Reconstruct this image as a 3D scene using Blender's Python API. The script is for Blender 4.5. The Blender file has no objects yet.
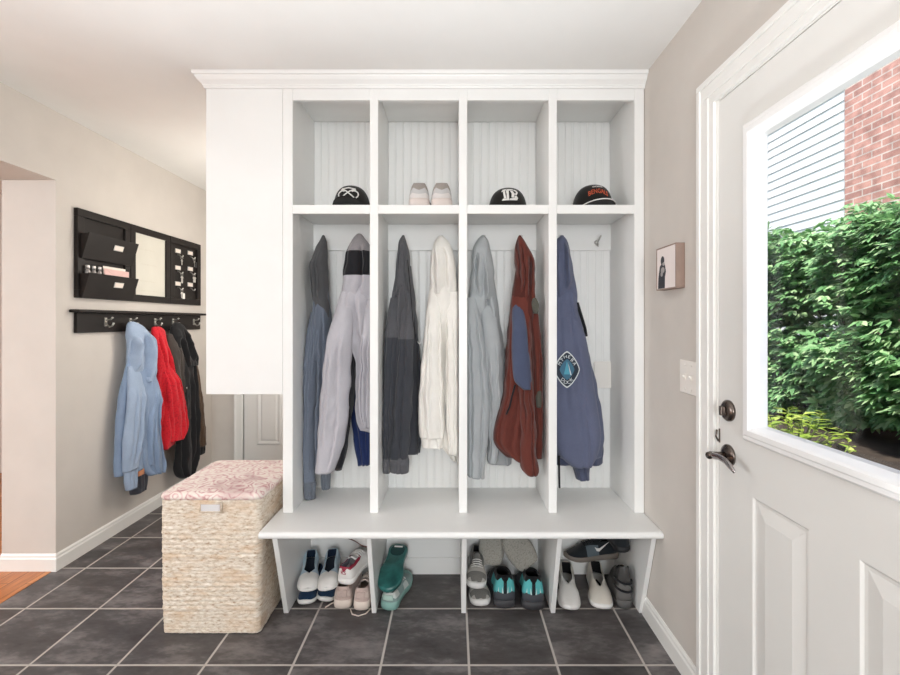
import bpy, bmesh, math, random
from mathutils import Vector, Matrix, Euler, noise

scene = bpy.context.scene
col = scene.collection
PI = math.pi
F, CH, VX, VY = 446.0, 1.322, 453.0, 322.0          # focal (px), camera height, vanishing point of the room's depth lines
XR, XL, ZC = 0.868, -2.112, 2.442                    # right wall, left wall, ceiling

# ------------------------------------------------------------------ materials
def lin(c):
    c = c / 255.0
    return c / 12.92 if c <= 0.04045 else ((c + 0.055) / 1.055) ** 2.4
def rgb(r, g, b): return (lin(r), lin(g), lin(b), 1.0)

class NT:
    def __init__(s, name):
        s.m = bpy.data.materials.new(name); s.m.use_nodes = True
        s.t = s.m.node_tree; s.t.nodes.clear()
        s.out = s.t.nodes.new('ShaderNodeOutputMaterial')
    def n(s, typ, **kw):
        nd = s.t.nodes.new(typ)
        for k, v in kw.items():
            if k.startswith('i_'):
                nd.inputs[k[2:].replace('_', ' ')].default_value = v
            else: setattr(nd, k, v)
        return nd
    def l(s, a, b): s.t.links.new(a, b)
    def math(s, op, a, b=None, c=None):
        nd = s.t.nodes.new('ShaderNodeMath'); nd.operation = op
        for i, v in enumerate((a, b, c)):
            if v is None: continue
            if isinstance(v, (int, float)): nd.inputs[i].default_value = v
            else: s.l(v, nd.inputs[i])
        return nd.outputs[0]
    def mix(s, f, a, b, mode='MIX'):
        nd = s.t.nodes.new('ShaderNodeMix'); nd.data_type = 'RGBA'; nd.blend_type = mode
        for i, v in ((0, f), (6, a), (7, b)):
            if isinstance(v, (int, float)): nd.inputs[i].default_value = v
            elif isinstance(v, tuple): nd.inputs[i].default_value = v
            else: s.l(v, nd.inputs[i])
        return nd.outputs[2]
    def ramp(s, f, stops, interp='LINEAR'):
        nd = s.t.nodes.new('ShaderNodeValToRGB'); cr = nd.color_ramp; cr.interpolation = interp
        while len(cr.elements) > 1: cr.elements.remove(cr.elements[-1])
        cr.elements[0].position = stops[0][0]; cr.elements[0].color = stops[0][1]
        for p, c in stops[1:]:
            e = cr.elements.new(p); e.color = c
        s.l(f, nd.inputs[0]); return nd.outputs[0]
    def bsdf(s, **kw):
        b = s.n('ShaderNodeBsdfPrincipled')
        for k, v in kw.items():
            inp = b.inputs[k.replace('_', ' ')]
            if isinstance(v, (int, float, tuple)): inp.default_value = v
            else: s.l(v, inp)
        s.l(b.outputs[0], s.out.inputs[0]); s.b = b
        return b
    def bump(s, h, strength=0.3, dist=0.01):
        bp = s.n('ShaderNodeBump'); bp.inputs['Strength'].default_value = strength; bp.inputs['Distance'].default_value = dist
        s.l(h, bp.inputs['Height']); s.l(bp.outputs[0], s.b.inputs['Normal'])
    def coord(s, which='Object', scale=(1, 1, 1)):
        tc = s.n('ShaderNodeTexCoord'); mp = s.n('ShaderNodeMapping')
        mp.inputs['Scale'].default_value = scale
        s.l(tc.outputs[which], mp.inputs[0]); return mp.outputs[0]
    def noise(s, vec, scale, detail=3, rough=0.55):
        nd = s.n('ShaderNodeTexNoise'); nd.inputs['Scale'].default_value = scale
        nd.inputs['Detail'].default_value = detail; nd.inputs['Roughness'].default_value = rough
        s.l(vec, nd.inputs['Vector']); return nd.outputs['Fac']

_M = {}
def paint(name, c, rough=0.5, var=0.03, bump=0.0, bscale=200, metallic=0.0, spec=0.5, nscale=6):
    if name in _M: return _M[name]
    n = NT(name); v = n.coord()
    f = n.noise(v, nscale, 3)
    a = rgb(*c); d = tuple(x * (1 - var * 2) for x in a[:3]) + (1,); u = tuple(min(1, x * (1 + var * 2)) for x in a[:3]) + (1,)
    cc = n.ramp(f, [(0.3, d), (0.7, u)])
    n.bsdf(Base_Color=cc, Roughness=rough, Metallic=metallic, Specular_IOR_Level=spec)
    if bump: n.bump(n.noise(v, bscale, 2), bump, 0.002)
    _M[name] = n.m; return n.m

def fabric(name, c, c2=None, heather=0.07, scale=520, bump=0.25, rough=0.92, sheen=0.15, aniso=(1, 1, 1), big=0.06):
    """woven or knitted cloth: fine two-tone heather, slow dye variation, fine bump"""
    if name in _M: return _M[name]
    n = NT(name); v = n.coord(scale=aniso)
    a = rgb(*c)
    b = rgb(*c2) if c2 else tuple(x * (1 - heather * 2) for x in a[:3]) + (1,)
    hi = tuple(min(1, x * (1 + heather)) for x in a[:3]) + (1,)
    f = n.noise(v, scale, 2, 0.7)
    cc = n.ramp(f, [(0.30, b), (0.48, a), (0.8, hi)])
    g = n.noise(v, 7, 3)
    cc = n.mix(1.0, cc, n.ramp(g, [(0.25, (1 - big * 2,) * 3 + (1,)), (0.75, (1, 1, 1, 1))]), 'MULTIPLY')
    n.bsdf(Base_Color=cc, Roughness=rough, Sheen_Weight=sheen, Specular_IOR_Level=0.2)
    if bump: n.bump(f, bump, 0.0015)
    _M[name] = n.m; return n.m

def emit(name, c, s):
    n = NT(name); e = n.n('ShaderNodeEmission'); e.inputs[0].default_value = c; e.inputs[1].default_value = s
    n.l(e.outputs[0], n.out.inputs[0]); return n.m

def glass_mat(name, gloss=0.06, tint=(1, 1, 1, 1)):
    n = NT(name)
    t = n.n('ShaderNodeBsdfTransparent'); t.inputs[0].default_value = tint
    g = n.n('ShaderNodeBsdfGlossy'); g.inputs['Roughness'].default_value = 0.02
    fr = n.n('ShaderNodeLayerWeight'); fr.inputs[0].default_value = 0.5
    mx = n.n('ShaderNodeMixShader')
    k = n.math('ADD', n.math('MULTIPLY', n.math('POWER', fr.outputs['Facing'], 5.0), 0.5), 0.02)
    n.l(k, mx.inputs[0]); n.l(t.outputs[0], mx.inputs[1]); n.l(g.outputs[0], mx.inputs[2])
    n.l(mx.outputs[0], n.out.inputs[0]); return n.m

def tile_material():
    n = NT('slate tile'); tc = n.n('ShaderNodeTexCoord'); sp = n.n('ShaderNodeSeparateXYZ')
    n.l(tc.outputs['Object'], sp.inputs[0])
    T = 0.339; hw = 0.0045
    u = n.math('DIVIDE', n.math('SUBTRACT', sp.outputs[0], 0.0613), T)
    v = n.math('DIVIDE', n.math('SUBTRACT', sp.outputs[1], 1.718), T)
    du = n.math('MULTIPLY', n.math('PINGPONG', u, 0.5), T)
    dv = n.math('MULTIPLY', n.math('PINGPONG', v, 0.5), T)
    d = n.math('MINIMUM', du, dv)
    g = n.n('ShaderNodeMapRange'); g.inputs[1].default_value = hw - 0.0012; g.inputs[2].default_value = hw + 0.0012
    g.inputs[3].default_value = 1; g.inputs[4].default_value = 0; n.l(d, g.inputs[0]); grout = g.outputs[0]
    cb = n.n('ShaderNodeCombineXYZ'); n.l(n.math('FLOOR', u), cb.inputs[0]); n.l(n.math('FLOOR', v), cb.inputs[1])
    wn = n.n('ShaderNodeTexWhiteNoise'); n.l(cb.outputs[0], wn.inputs['Vector'])
    # slate clouding, shifted per tile so that the veins stop at the joints
    ad = n.n('ShaderNodeVectorMath'); ad.operation = 'MULTIPLY_ADD'
    n.l(wn.outputs['Color'], ad.inputs[0]); ad.inputs[1].default_value = (7, 7, 7); n.l(tc.outputs['Object'], ad.inputs[2])
    rot = n.n('ShaderNodeMapping'); rot.inputs['Rotation'].default_value = (0, 0, 0.6); rot.inputs['Scale'].default_value = (1, 2.2, 1)
    n.l(ad.outputs[0], rot.inputs[0])
    f1 = n.noise(rot.outputs[0], 3.2, 6, 0.62); f2 = n.noise(rot.outputs[0], 26, 4, 0.6)
    f = n.math('ADD', n.math('MULTIPLY', f1, 0.75), n.math('MULTIPLY', f2, 0.25))
    c = n.ramp(f, [(0.34, rgb(57, 54, 55)), (0.5, rgb(85, 82, 83)), (0.60, rgb(120, 116, 116)), (0.72, rgb(142, 137, 135))])
    c = n.mix(n.math('MULTIPLY', wn.outputs['Value'], 0.28), c, rgb(84, 72, 64))
    c = n.mix(grout, c, rgb(186, 180, 174))
    r = n.math('ADD', n.math('MULTIPLY', f2, 0.22), 0.36)
    r2 = n.math('MAXIMUM', r, n.math('MULTIPLY', grout, 0.85))
    n.bsdf(Base_Color=c, Roughness=r2, Specular_IOR_Level=0.4)
    h = n.math('SUBTRACT', n.math('MULTIPLY', f2, 0.35), grout)
    n.bump(h, 0.35, 0.003)
    return n.m

def wood_floor_material():
    n = NT('oak floor'); v = n.coord(scale=(1, 1, 1))
    br = n.n('ShaderNodeTexBrick'); br.inputs['Scale'].default_value = 1.0
    mp = n.n('ShaderNodeMapping'); mp.inputs['Rotation'].default_value = (0, 0, PI / 2)
    n.l(v, mp.inputs[0]); n.l(mp.outputs[0], br.inputs['Vector'])
    br.inputs['Brick Width'].default_value = 0.9; br.inputs['Row Height'].default_value = 0.083; br.inputs['Mortar Size'].default_value = 0.0012
    br.inputs['Color1'].default_value = rgb(226, 150, 84); br.inputs['Color2'].default_value = rgb(206, 128, 66); br.inputs['Mortar'].default_value = rgb(100, 55, 25)
    g = n.noise(n.coord(scale=(22, 1.6, 1)), 4, 5)
    c = n.mix(0.6, br.outputs[0], n.ramp(g, [(0.3, rgb(150, 100, 60)), (0.7, (1, 1, 1, 1))]), 'MULTIPLY')
    n.bsdf(Base_Color=c, Roughness=0.32); return n.m

def floral_material():
    n = NT('floral cotton'); v = n.coord()
    dn = n.n('ShaderNodeTexNoise'); dn.inputs['Scale'].default_value = 14; n.l(v, dn.inputs['Vector'])
    ad = n.n('ShaderNodeVectorMath'); ad.operation = 'MULTIPLY_ADD'
    n.l(dn.outputs['Color'], ad.inputs[0]); ad.inputs[1].default_value = (0.07,) * 3; n.l(v, ad.inputs[2])
    vo = n.n('ShaderNodeTexVoronoi'); vo.inputs['Scale'].default_value = 15.0; n.l(ad.outputs[0], vo.inputs['Vector'])
    ring = n.math('PINGPONG', n.math('MULTIPLY', vo.outputs['Distance'], 7.0), 1.0)
    f = n.noise(ad.outputs[0], 30, 4, 0.65)
    k = n.math('ADD', n.math('MULTIPLY', ring, 0.34), n.math('MULTIPLY', f, 0.72))
    c = n.ramp(k, [(0.2, rgb(172, 118, 124)), (0.34, rgb(204, 160, 158)), (0.48, rgb(228, 206, 200)), (0.62, rgb(238, 228, 219)), (0.8, rgb(234, 219, 208)), (0.94, rgb(190, 164, 172))])
    g = n.noise(v, 4.5, 2)
    c = n.mix(n.ramp(g, [(0.5, (0, 0, 0, 1)), (0.62, (0.6, 0.6, 0.6, 1))]), c, rgb(166, 100, 106))
    n.bsdf(Base_Color=c, Roughness=0.9, Sheen_Weight=0.2, Specular_IOR_Level=0.2)
    n.bump(n.noise(v, 500, 1), 0.15, 0.001); return n.m

def seagrass_material():
    n = NT('woven seagrass'); v = n.coord(scale=(1, 1, 3))
    f = n.noise(v, 45, 3, 0.7); g = n.noise(n.coord(scale=(1, 1, 2.5)), 7, 3)
    c = n.ramp(f, [(0.28, rgb(160, 130, 104)), (0.42, rgb(206, 190, 170)), (0.6, rgb(228, 218, 204)), (0.8, rgb(238, 231, 220))])
    c = n.mix(n.ramp(g, [(0.5, (0, 0, 0, 1)), (0.68, (0.5, 0.5, 0.5, 1))]), c, rgb(208, 176, 142))
    n.bsdf(Base_Color=c, Roughness=0.8, Specular_IOR_Level=0.25)
    n.bump(f, 0.25, 0.002); return n.m

def brick_material():
    n = NT('weathered red brick'); tc = n.n('ShaderNodeTexCoord'); sp = n.n('ShaderNodeSeparateXYZ'); n.l(tc.outputs['Object'], sp.inputs[0])
    cb = n.n('ShaderNodeCombineXYZ'); n.l(sp.outputs[1], cb.inputs[0]); n.l(sp.outputs[2], cb.inputs[1])
    br = n.n('ShaderNodeTexBrick'); n.l(cb.outputs[0], br.inputs['Vector'])
    br.inputs['Scale'].default_value = 1; br.inputs['Brick Width'].default_value = 0.21; br.inputs['Row Height'].default_value = 0.071
    br.inputs['Mortar Size'].default_value = 0.007; br.inputs['Color1'].default_value = rgb(204, 154, 140); br.inputs['Color2'].default_value = rgb(168, 122, 112)
    br.inputs['Mortar'].default_value = rgb(214, 200, 190); br.inputs['Bias'].default_value = -0.35
    f = n.noise(tc.outputs['Object'], 9, 4)
    c = n.mix(0.5, br.outputs[0], n.ramp(f, [(0.35, rgb(160, 150, 150)), (0.6, (1, 1, 1, 1))]), 'MULTIPLY')
    n.bsdf(Base_Color=c, Roughness=0.9); return n.m

def leaf_material(name, c1, c2, c3):
    n = NT(name); g = n.n('ShaderNodeNewGeometry')
    c = n.ramp(g.outputs['Random Per Island'], [(0.0, rgb(*c1)), (0.55, rgb(*c2)), (1.0, rgb(*c3))])
    n.bsdf(Base_Color=c, Roughness=0.5, Specular_IOR_Level=0.4)
    tr = n.n('ShaderNodeBsdfTranslucent'); n.l(c, tr.inputs[0])
    mx = n.n('ShaderNodeMixShader'); mx.inputs[0].default_value = 0.25
    n.l(n.b.outputs[0], mx.inputs[1]); n.l(tr.outputs[0], mx.inputs[2]); n.l(mx.outputs[0], n.out.inputs[0]); return n.m

WHITE = paint('white cabinet paint', (233, 233, 231), 0.38, 0.006)
TRIM = paint('white trim paint', (236, 235, 231), 0.35, 0.006)
DOORW = paint('white door paint', (228, 227, 223), 0.4, 0.006)
WALL = paint("greige wall paint", (207, 201, 194), 0.85, 0.012, 0.06, 300, spec=0.25)
CEIL = paint('ceiling paint', (234, 233, 230), 0.9, 0.006, 0.05, 250, spec=0.2)
ESP = paint('espresso stained wood', (31, 26, 24), 0.5, 0.12, 0.1, 120, spec=0.25)
NICKEL = paint('brushed nickel', (205, 203, 198), 0.28, 0.02, metallic=1.0)
BRONZE = paint('aged bronze', (112, 102, 96), 0.26, 0.06, metallic=1.0)
PLASTIC = paint('ivory plastic', (238, 233, 226), 0.4, 0.01)
TILE = tile_material(); OAK = wood_floor_material(); FLORAL = floral_material(); GRASSW = seagrass_material()
GLASS = glass_mat('window glass')

# ------------------------------------------------------------------ mesh helpers
class MB:
    """collects shapes in one bmesh, then links them as ONE mesh object"""
    def __init__(s): s.bm = bmesh.new(); s.mi = 0
    def _face(s, vs, smooth=False):
        try: f = s.bm.faces.new(vs)
        except ValueError: return None
        f.material_index = s.mi; f.smooth = smooth; return f
    def box(s, x0, x1, y0, y1, z0, z1):
        v = [s.bm.verts.new((x, y, z)) for x in (x0, x1) for y in (y0, y1) for z in (z0, z1)]
        for q in ((0, 1, 3, 2), (4, 6, 7, 5), (0, 4, 5, 1), (2, 3, 7, 6), (0, 2, 6, 4), (1, 5, 7, 3)): s._face([v[i] for i in q])
        return v
    def prism(s, pts, axis, a, b):
        """polygon pts (2-D) extruded along axis 'x','y','z' from a to b"""
        def P(p, t): return {'x': (t, p[0], p[1]), 'y': (p[0], t, p[1]), 'z': (p[0], p[1], t)}[axis]
        A = [s.bm.verts.new(P(p, a)) for p in pts]; B = [s.bm.verts.new(P(p, b)) for p in pts]
        s._face(A[::-1]); s._face(B); n = len(pts)
        for i in range(n): s._face([A[i], A[(i + 1) % n], B[(i + 1) % n], B[i]])
    def grid(s, rows, closed=False, smooth=True, cap0=False, cap1=False):
        R = [[s.bm.verts.new(p) for p in r] for r in rows]
        for a, b in zip(R, R[1:]):
            n = len(a)
            for i in range(n if closed else n - 1):
                j = (i + 1) % n; s._face([a[i], a[j], b[j], b[i]], smooth)
        if cap0: s._face(R[0][::-1], smooth)
        if cap1: s._face(R[-1], smooth)
        return R
    def tube(s, pts, r, n=8, cap=True):
        pts = [Vector(p) for p in pts]; rows = []
        rr = r if isinstance(r, (list, tuple)) else [r] * len(pts)
        up = Vector((0.13, 0.31, 0.94))
        prev = None
        for i, p in enumerate(pts):
            t = (pts[min(i + 1, len(pts) - 1)] - pts[max(i - 1, 0)]).normalized()
            if prev is None:
                a = t.cross(up if abs(t.dot(up)) < 0.95 else Vector((1, 0, 0))).normalized()
            else:
                a = (prev - t * prev.dot(t)).normalized()
            prev = a; b = t.cross(a)
            rows.append([p + (a * math.cos(2 * PI * k / n) + b * math.sin(2 * PI * k / n)) * rr[i] for k in range(n)])
        s.grid(rows, True, True, cap, cap)
    def lathe(s, prof, origin, axis=Vector((0, 0, 1)), n=20, cap=True):
        axis = Vector(axis).normalized(); o = Vector(origin)
        a = axis.cross(Vector((0, 0, 1)) if abs(axis.z) < 0.9 else Vector((1, 0, 0))).normalized(); b = axis.cross(a)
        s.grid([[o + axis * h + (a * math.cos(2 * PI * k / n) + b * math.sin(2 * PI * k / n)) * r for k in range(n)] for r, h in prof], True, True, cap, cap)
    def build(s, name, mats, parent=None, bevel=0.0, seg=2, merge=0.0, subsurf=0, solid=None, recalc=True):
        if merge: bmesh.ops.remove_doubles(s.bm, verts=s.bm.verts[:], dist=merge)
        if recalc: bmesh.ops.recalc_face_normals(s.bm, faces=s.bm.faces[:])
        me = bpy.data.meshes.new(name); s.bm.to_mesh(me); s.bm.free()
        for m in (mats if isinstance(mats, (list, tuple)) else [mats]): me.materials.append(m)
        o = bpy.data.objects.new(name, me); col.objects.link(o)
        if solid:
            md = o.modifiers.new('thickness', 'SOLIDIFY'); md.thickness = solid[0]; md.offset = solid[1]; md.material_offset = solid[2]; md.material_offset_rim = 0
        if bevel:
            md = o.modifiers.new('edge', 'BEVEL'); md.width = bevel; md.segments = seg; md.limit_method = 'ANGLE'; md.angle_limit = math.radians(40)
        if subsurf:
            md = o.modifiers.new('smooth', 'SUBSURF'); md.levels = subsurf; md.render_levels = subsurf
        if parent is not None:
            o.parent = parent
            o.matrix_parent_inverse = world(parent).inverted()
        return o
def world(o):
    if o.parent is None: return o.matrix_basis.copy()
    return world(o.parent) @ o.matrix_parent_inverse @ o.matrix_basis
def tag(o, label=None, cat=None, group=None, kind=None):
    if label: o['label'] = label
    if cat: o['category'] = cat
    if group: o['group'] = group
    if kind: o['kind'] = kind
    return o
def thing(name, loc, label, cat, group=None, kind=None):
    """an Empty at the thing's base; its parts are built in world coordinates and parented"""
    o = bpy.data.objects.new(name, None); o.empty_display_size = 0.05; o.location = loc; col.objects.link(o)
    return tag(o, label, cat, group, kind)
def place(o, M):
    o.matrix_basis = M; return o
def box_obj(name, m, b, parent=None, bevel=0.0, kind=None):
    mb = MB(); mb.box(*b); o = mb.build(name, m, parent, bevel)
    if kind: o['kind'] = kind
    return o
def struct(name, mb, m, label, cat, bevel=0.0, parent=None):
    o = mb.build(name, m, parent, bevel); tag(o, label, cat, None, 'structure'); return o
def px(x, y, Y): return Vector(((x - VX) * Y / F, Y, CH - (y - VY) * Y / F))

# ------------------------------------------------------------------ camera, world
cam = bpy.data.cameras.new('camera'); co = bpy.data.objects.new('camera', cam); col.objects.link(co)
co.location = (0, 0, CH); co.rotation_euler = (PI / 2, 0, 0)
cam.sensor_width = 36; cam.lens = F / 900 * 36; cam.shift_x = -3.0 / 900; cam.shift_y = -15.5 / 900; cam.clip_start = 0.02
scene.camera = co
w = bpy.data.worlds.new('sky'); scene.world = w; w.use_nodes = True
wt = w.node_tree; bg = wt.nodes['Background']
sky = wt.nodes.new('ShaderNodeTexSky'); sky.sky_type = 'NISHITA'; sky.sun_disc = False
sky.sun_elevation = math.radians(58); sky.sun_rotation = math.radians(250); sky.air_density = 1.0; sky.dust_density = 2.0
wt.links.new(sky.outputs[0], bg.inputs[0]); bg.inputs[1].default_value = 0.32

def light(name, typ, loc, energy, color=(1, 1, 1), size=None, rot=None, target=None, radius=None):
    d = bpy.data.lights.new(name, typ); d.energy = energy; d.color = color
    if size: d.shape = 'RECTANGLE'; d.size, d.size_y = size
    if radius is not None: d.shadow_soft_size = radius
    o = bpy.data.objects.new(name, d); col.objects.link(o); o.location = loc
    if target is not None:
        o.rotation_euler = (Vector(target) - Vector(loc)).to_track_quat('-Z', 'Y').to_euler()
    elif rot: o.rotation_euler = rot
    return o

# ------------------------------------------------------------------ the room
REAR = -2.8; FAR = 3.9; LROOM = -4.8
m = MB(); m.box(-2.125, XR + 0.12, REAR, FAR + 0.1, -0.1, 0); struct('floor', m, TILE, 'dark slate grey square tile floor with pale grout', 'floor')
m = MB(); m.box(LROOM, -2.1255, REAR, FAR + 0.1, -0.1, 0.002); o = struct('floor_side', m, OAK, 'orange oak strip floor beyond the left opening', 'floor')
m = MB(); m.box(LROOM, XR + 0.12, REAR, FAR + 0.1, ZC, ZC + 0.12); struct('ceiling', m, CEIL, 'flat white ceiling', 'ceiling')
# right wall with the doorway cut out
DY0, DY1, DZ = 0.588, 1.455, 2.04
m = MB(); m.box(XR, XR + 0.11, DY1 + 0.016, FAR, 0, ZC); m.box(XR, XR + 0.11, DY0 - 0.016, DY1 + 0.016, DZ + 0.014, ZC); m.box(XR, XR + 0.11, REAR, DY0 - 0.016, 0, ZC)
struct('wall_right', m, WALL, 'greige right wall around the garden door', 'wall')
m = MB(); m.box(-2.40, XL, 2.372, FAR, 0, ZC); m.box(-2.40, XL, REAR, 2.372, 2.077, ZC)
struct('wall_left', m, WALL, 'greige left wall with a wide opening at its near end', 'wall')
m = MB(); m.box(-0.75, XR, 2.375, 2.46, 0, ZC); m.box(-0.75, -0.65, 2.46, FAR, 0, ZC)
struct('wall_back', m, WALL, 'greige wall behind the white lockers', 'wall')
FD0, FD1 = -1.835, -1.075
m = MB(); m.box(LROOM, FD0 - 0.01, FAR, FAR + 0.1, 0, ZC); m.box(FD1 + 0.01, -0.65, FAR, FAR + 0.1, 0, ZC); m.box(FD0 - 0.01, FD1 + 0.01, FAR, FAR + 0.1, 2.045, ZC)
struct('wall_far', m, WALL, 'greige wall at the far end of the passage', 'wall')
m = MB(); m.box(LROOM, XR, REAR - 0.1, REAR, 0, ZC); struct('wall_rear', m, WALL, 'greige wall behind the camera', 'wall')
m = MB(); m.box(LROOM - 0.1, LROOM, REAR, FAR, 0, ZC); struct('wall_side', m, WALL, 'greige outer wall of the side room', 'wall')

def base_profile(t=0.013, h=0.091):
    return [(0, 0), (t, 0), (t, h * 0.72), (t * 0.72, h * 0.80), (t * 0.66, h * 0.9), (t * 0.25, h), (0, h)]
def baseboard(name, path, label):
    """path: list of (point, outward normal sum) so that corners are mitred"""
    m = MB(); rows = []
    for (x, y), (nx, ny) in path: rows.append([(x + nx * p, y + ny * p, z) for p, z in base_profile()])
    R = m.grid(rows, True, False, True, True); return struct(name, m, TRIM, label, 'baseboard')
baseboard('baseboard_right', [((XR, 2.02), (-1, 0)), ((XR, 1.556), (-1, 0))], 'white baseboard on the right wall between bench and door')
baseboard('baseboard_left', [((-2.40, 2.372), (0, -1)), ((XL, 2.372), (1, -1)), ((XL, FAR), (1, 0))], 'white baseboard along the left wall and round its corner')
baseboard('baseboard_far', [((XL, FAR), (0, -1)), ((FD0 - 0.085, FAR), (0, -1))], 'short white baseboard left of the far door')
baseboard('baseboard_hall', [((-0.75, FAR), (-1, 0)), ((-0.75, 2.376), (-1, 0))], 'white baseboard on the passage side of the locker wall')

# ---- far door (only its lower left shows below the hanging cabinet)
def casing(name, Y, x0, x1, zt, wd, label):
    m = MB()
    m.box(x0 - wd, x0, Y - 0.016, Y, 0, zt + wd); m.box(x1, x1 + wd, Y - 0.016, Y, 0, zt + wd); m.box(x0, x1, Y - 0.016, Y, zt, zt + wd)
    m.box(x0 - wd, x0 - wd + 0.018, Y - 0.022, Y - 0.016, 0, zt + wd)
    return struct(name, m, TRIM, label, 'door casing', 0.003)
casing('trim_2', FAR, FD0, FD1, 2.04, 0.072, 'white casing round the far passage door')
d2 = thing('door_2', ((FD0 + FD1) / 2, FAR + 0.02, 0), 'white panelled interior door at the far end of the passage', 'door', kind='structure')
box_obj('door_slab', DOORW, (FD0 + 0.004, FD1 - 0.004, FAR + 0.012, FAR + 0.05, 0.01, 2.035), d2, 0.002)
def raised_panel_y(m, x0, x1, z0, z1, Y):
    def ring(i, d): return [(x0 + i, Y - d, z0 + i), (x1 - i, Y - d, z0 + i), (x1 - i, Y - d, z1 - i), (x0 + i, Y - d, z1 - i)]
    m.grid([ring(0, 0), ring(0.006, 0.006), ring(0.018, 0.006), ring(0.034, 0.001), ring(0.05, 0.006)], True, False, False, True)
for x0, x1 in ((FD0 + 0.115, -1.505), (-1.405, FD1 - 0.115)):
    for z0, z1 in ((0.245, 0.94), (1.06, 1.66), (1.76, 1.93)):
        m = MB(); raised_panel_y(m, x0, x1, z0, z1, FAR + 0.0125); m.build('door_panel', DOORW, d2)

# ------------------------------------------------------------------ garden door in the right wall
m = MB()
for (a, b, t) in ((0, 0.02, 0.020), (0.02, 0.062, 0.015), (0.062, 0.088, 0.011)):
    yo, yi = DY1 + 0.102 - a, DY1 + 0.102 - b
    m.box(XR - t, XR, yi, yo, 0, DZ + 0.096 - b)                       # jamb side
    m.box(XR - t, XR, DY0 - 0.10, yo, DZ + 0.096 - b, DZ + 0.096 - a)     # head
    m.box(XR - t, XR, DY0 - 0.102 + a, DY0 - 0.102 + b, 0, DZ + 0.096 - b)
struct('trim_1', m, TRIM, 'wide white moulded casing round the garden door', 'door casing', 0.002)
m = MB(); m.box(XR, XR + 0.11, DY1 + 0.003, DY1 + 0.016, 0, DZ + 0.014); m.box(XR, XR + 0.11, DY0 - 0.016, DY0 - 0.003, 0, DZ + 0.014); m.box(XR, XR + 0.11, DY0 - 0.003, DY1 + 0.003, DZ + 0.003, DZ + 0.014)
m.box(XR + 0.05, XR + 0.11, DY1 - 0.012, DY1 + 0.003, 0, DZ + 0.003); m.box(XR + 0.05, XR + 0.11, DY0 - 0.003, DY1, 0, 0.008)
struct('trim_3', m, TRIM, 'white jamb and stop of the garden door', 'door jamb', 0.001)
d1 = thing('door_1', (XR + 0.022, (DY0 + DY1) / 2, 0.01), 'white garden door with half glass and two raised panels', 'door', kind='structure')
LY0, LY1, LZ0, LZ1 = 0.722, 1.322, 0.974, 1.905                      # outer edges of the glazing frame
GY0, GY1, GZ0, GZ1 = LY0 + 0.05, LY1 - 0.05, LZ0 + 0.05, LZ1 - 0.05  # clear glass
P1 = (1.09, 1.294); P2 = (0.749, 0.953); PZ0, PZ1 = 0.20, 0.815
X0, X1 = XR + 0.001, XR + 0.045
m = MB()
for b in ((DY0, DY0 + 0.161, 0.01, DZ), (DY1 - 0.161, DY1, 0.01, DZ), (DY0 + 0.161, DY1 - 0.161, GZ1 + 0.035, DZ), (DY0 + 0.161, DY1 - 0.161, PZ1, GZ0 - 0.035), (DY0 + 0.161, DY1 - 0.161, 0.01, PZ0), (P2[1], P1[0], PZ0, PZ1)):
    m.box(X0, X1, b[0], b[1], b[2], b[3])
m.box(X0 + 0.012, X1, P2[0], P2[1], PZ0, PZ1); m.box(X0 + 0.012, X1, P1[0], P1[1], PZ0, PZ1)
m.box(X0, X1, DY0 + 0.161, GY0 - 0.035, GZ0 - 0.035, GZ1 + 0.035); m.box(X0, X1, GY1 + 0.035, DY1 - 0.161, GZ0 - 0.035, GZ1 + 0.035)
m.build('door_slab', DOORW, d1)
for (a, b) in (P1, P2):
    m = MB()
    def ring(i, d): return [(X0 + d, a + i, PZ0 + i), (X0 + d, b - i, PZ0 + i), (X0 + d, b - i, PZ1 - i), (X0 + d, a + i, PZ1 - i)]
    m.grid([ring(0, 0), ring(0.006, 0.005), ring(0.014, 0.0055), ring(0.02, 0.0045), ring(0.048, 0.0), ring(0.052, -0.0008)], True, False, False, True)
    m.build('door_panel', DOORW, d1)
m = MB()
def fring(i, d): return [(XR + d, LY0 + i, LZ0 + i), (XR + d, LY1 - i, LZ0 + i), (XR + d, LY1 - i, LZ1 - i), (XR + d, LY0 + i, LZ1 - i)]
m.grid([fring(0, 0.0015), fring(0.0, -0.007), fring(0.006, -0.013), fring(0.016, -0.014), fring(0.020, -0.018), fring(0.034, -0.019), fring(0.040, -0.013), fring(0.05, 0.005), fring(0.05, 0.029)], True, False)
gf = m.build('glazing_frame', paint('white vinyl', (244, 244, 243), 0.35, 0.004), d1)
box_obj('glass_pane', GLASS, (XR + 0.0295, XR + 0.0335, GY0 - 0.03, GY1 + 0.03, GZ0 - 0.03, GZ1 + 0.03), d1)['label'] = 'clear glass looking onto the hedge'
# deadbolt
KY = 1.404
m = MB(); m.lathe([(0.0335, 0), (0.0335, 0.006), (0.029, 0.011), (0.022, 0.015), (0.0, 0.016)], (X0, KY, 1.043), (-1, 0, 0), 28); db = m.build('deadbolt', BRONZE, d1)
m = MB(); m.box(X0 - 0.030, X0 - 0.014, KY - 0.006, KY + 0.006, 1.028, 1.058); m.build('thumb_turn', BRONZE, db, 0.003)
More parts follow.
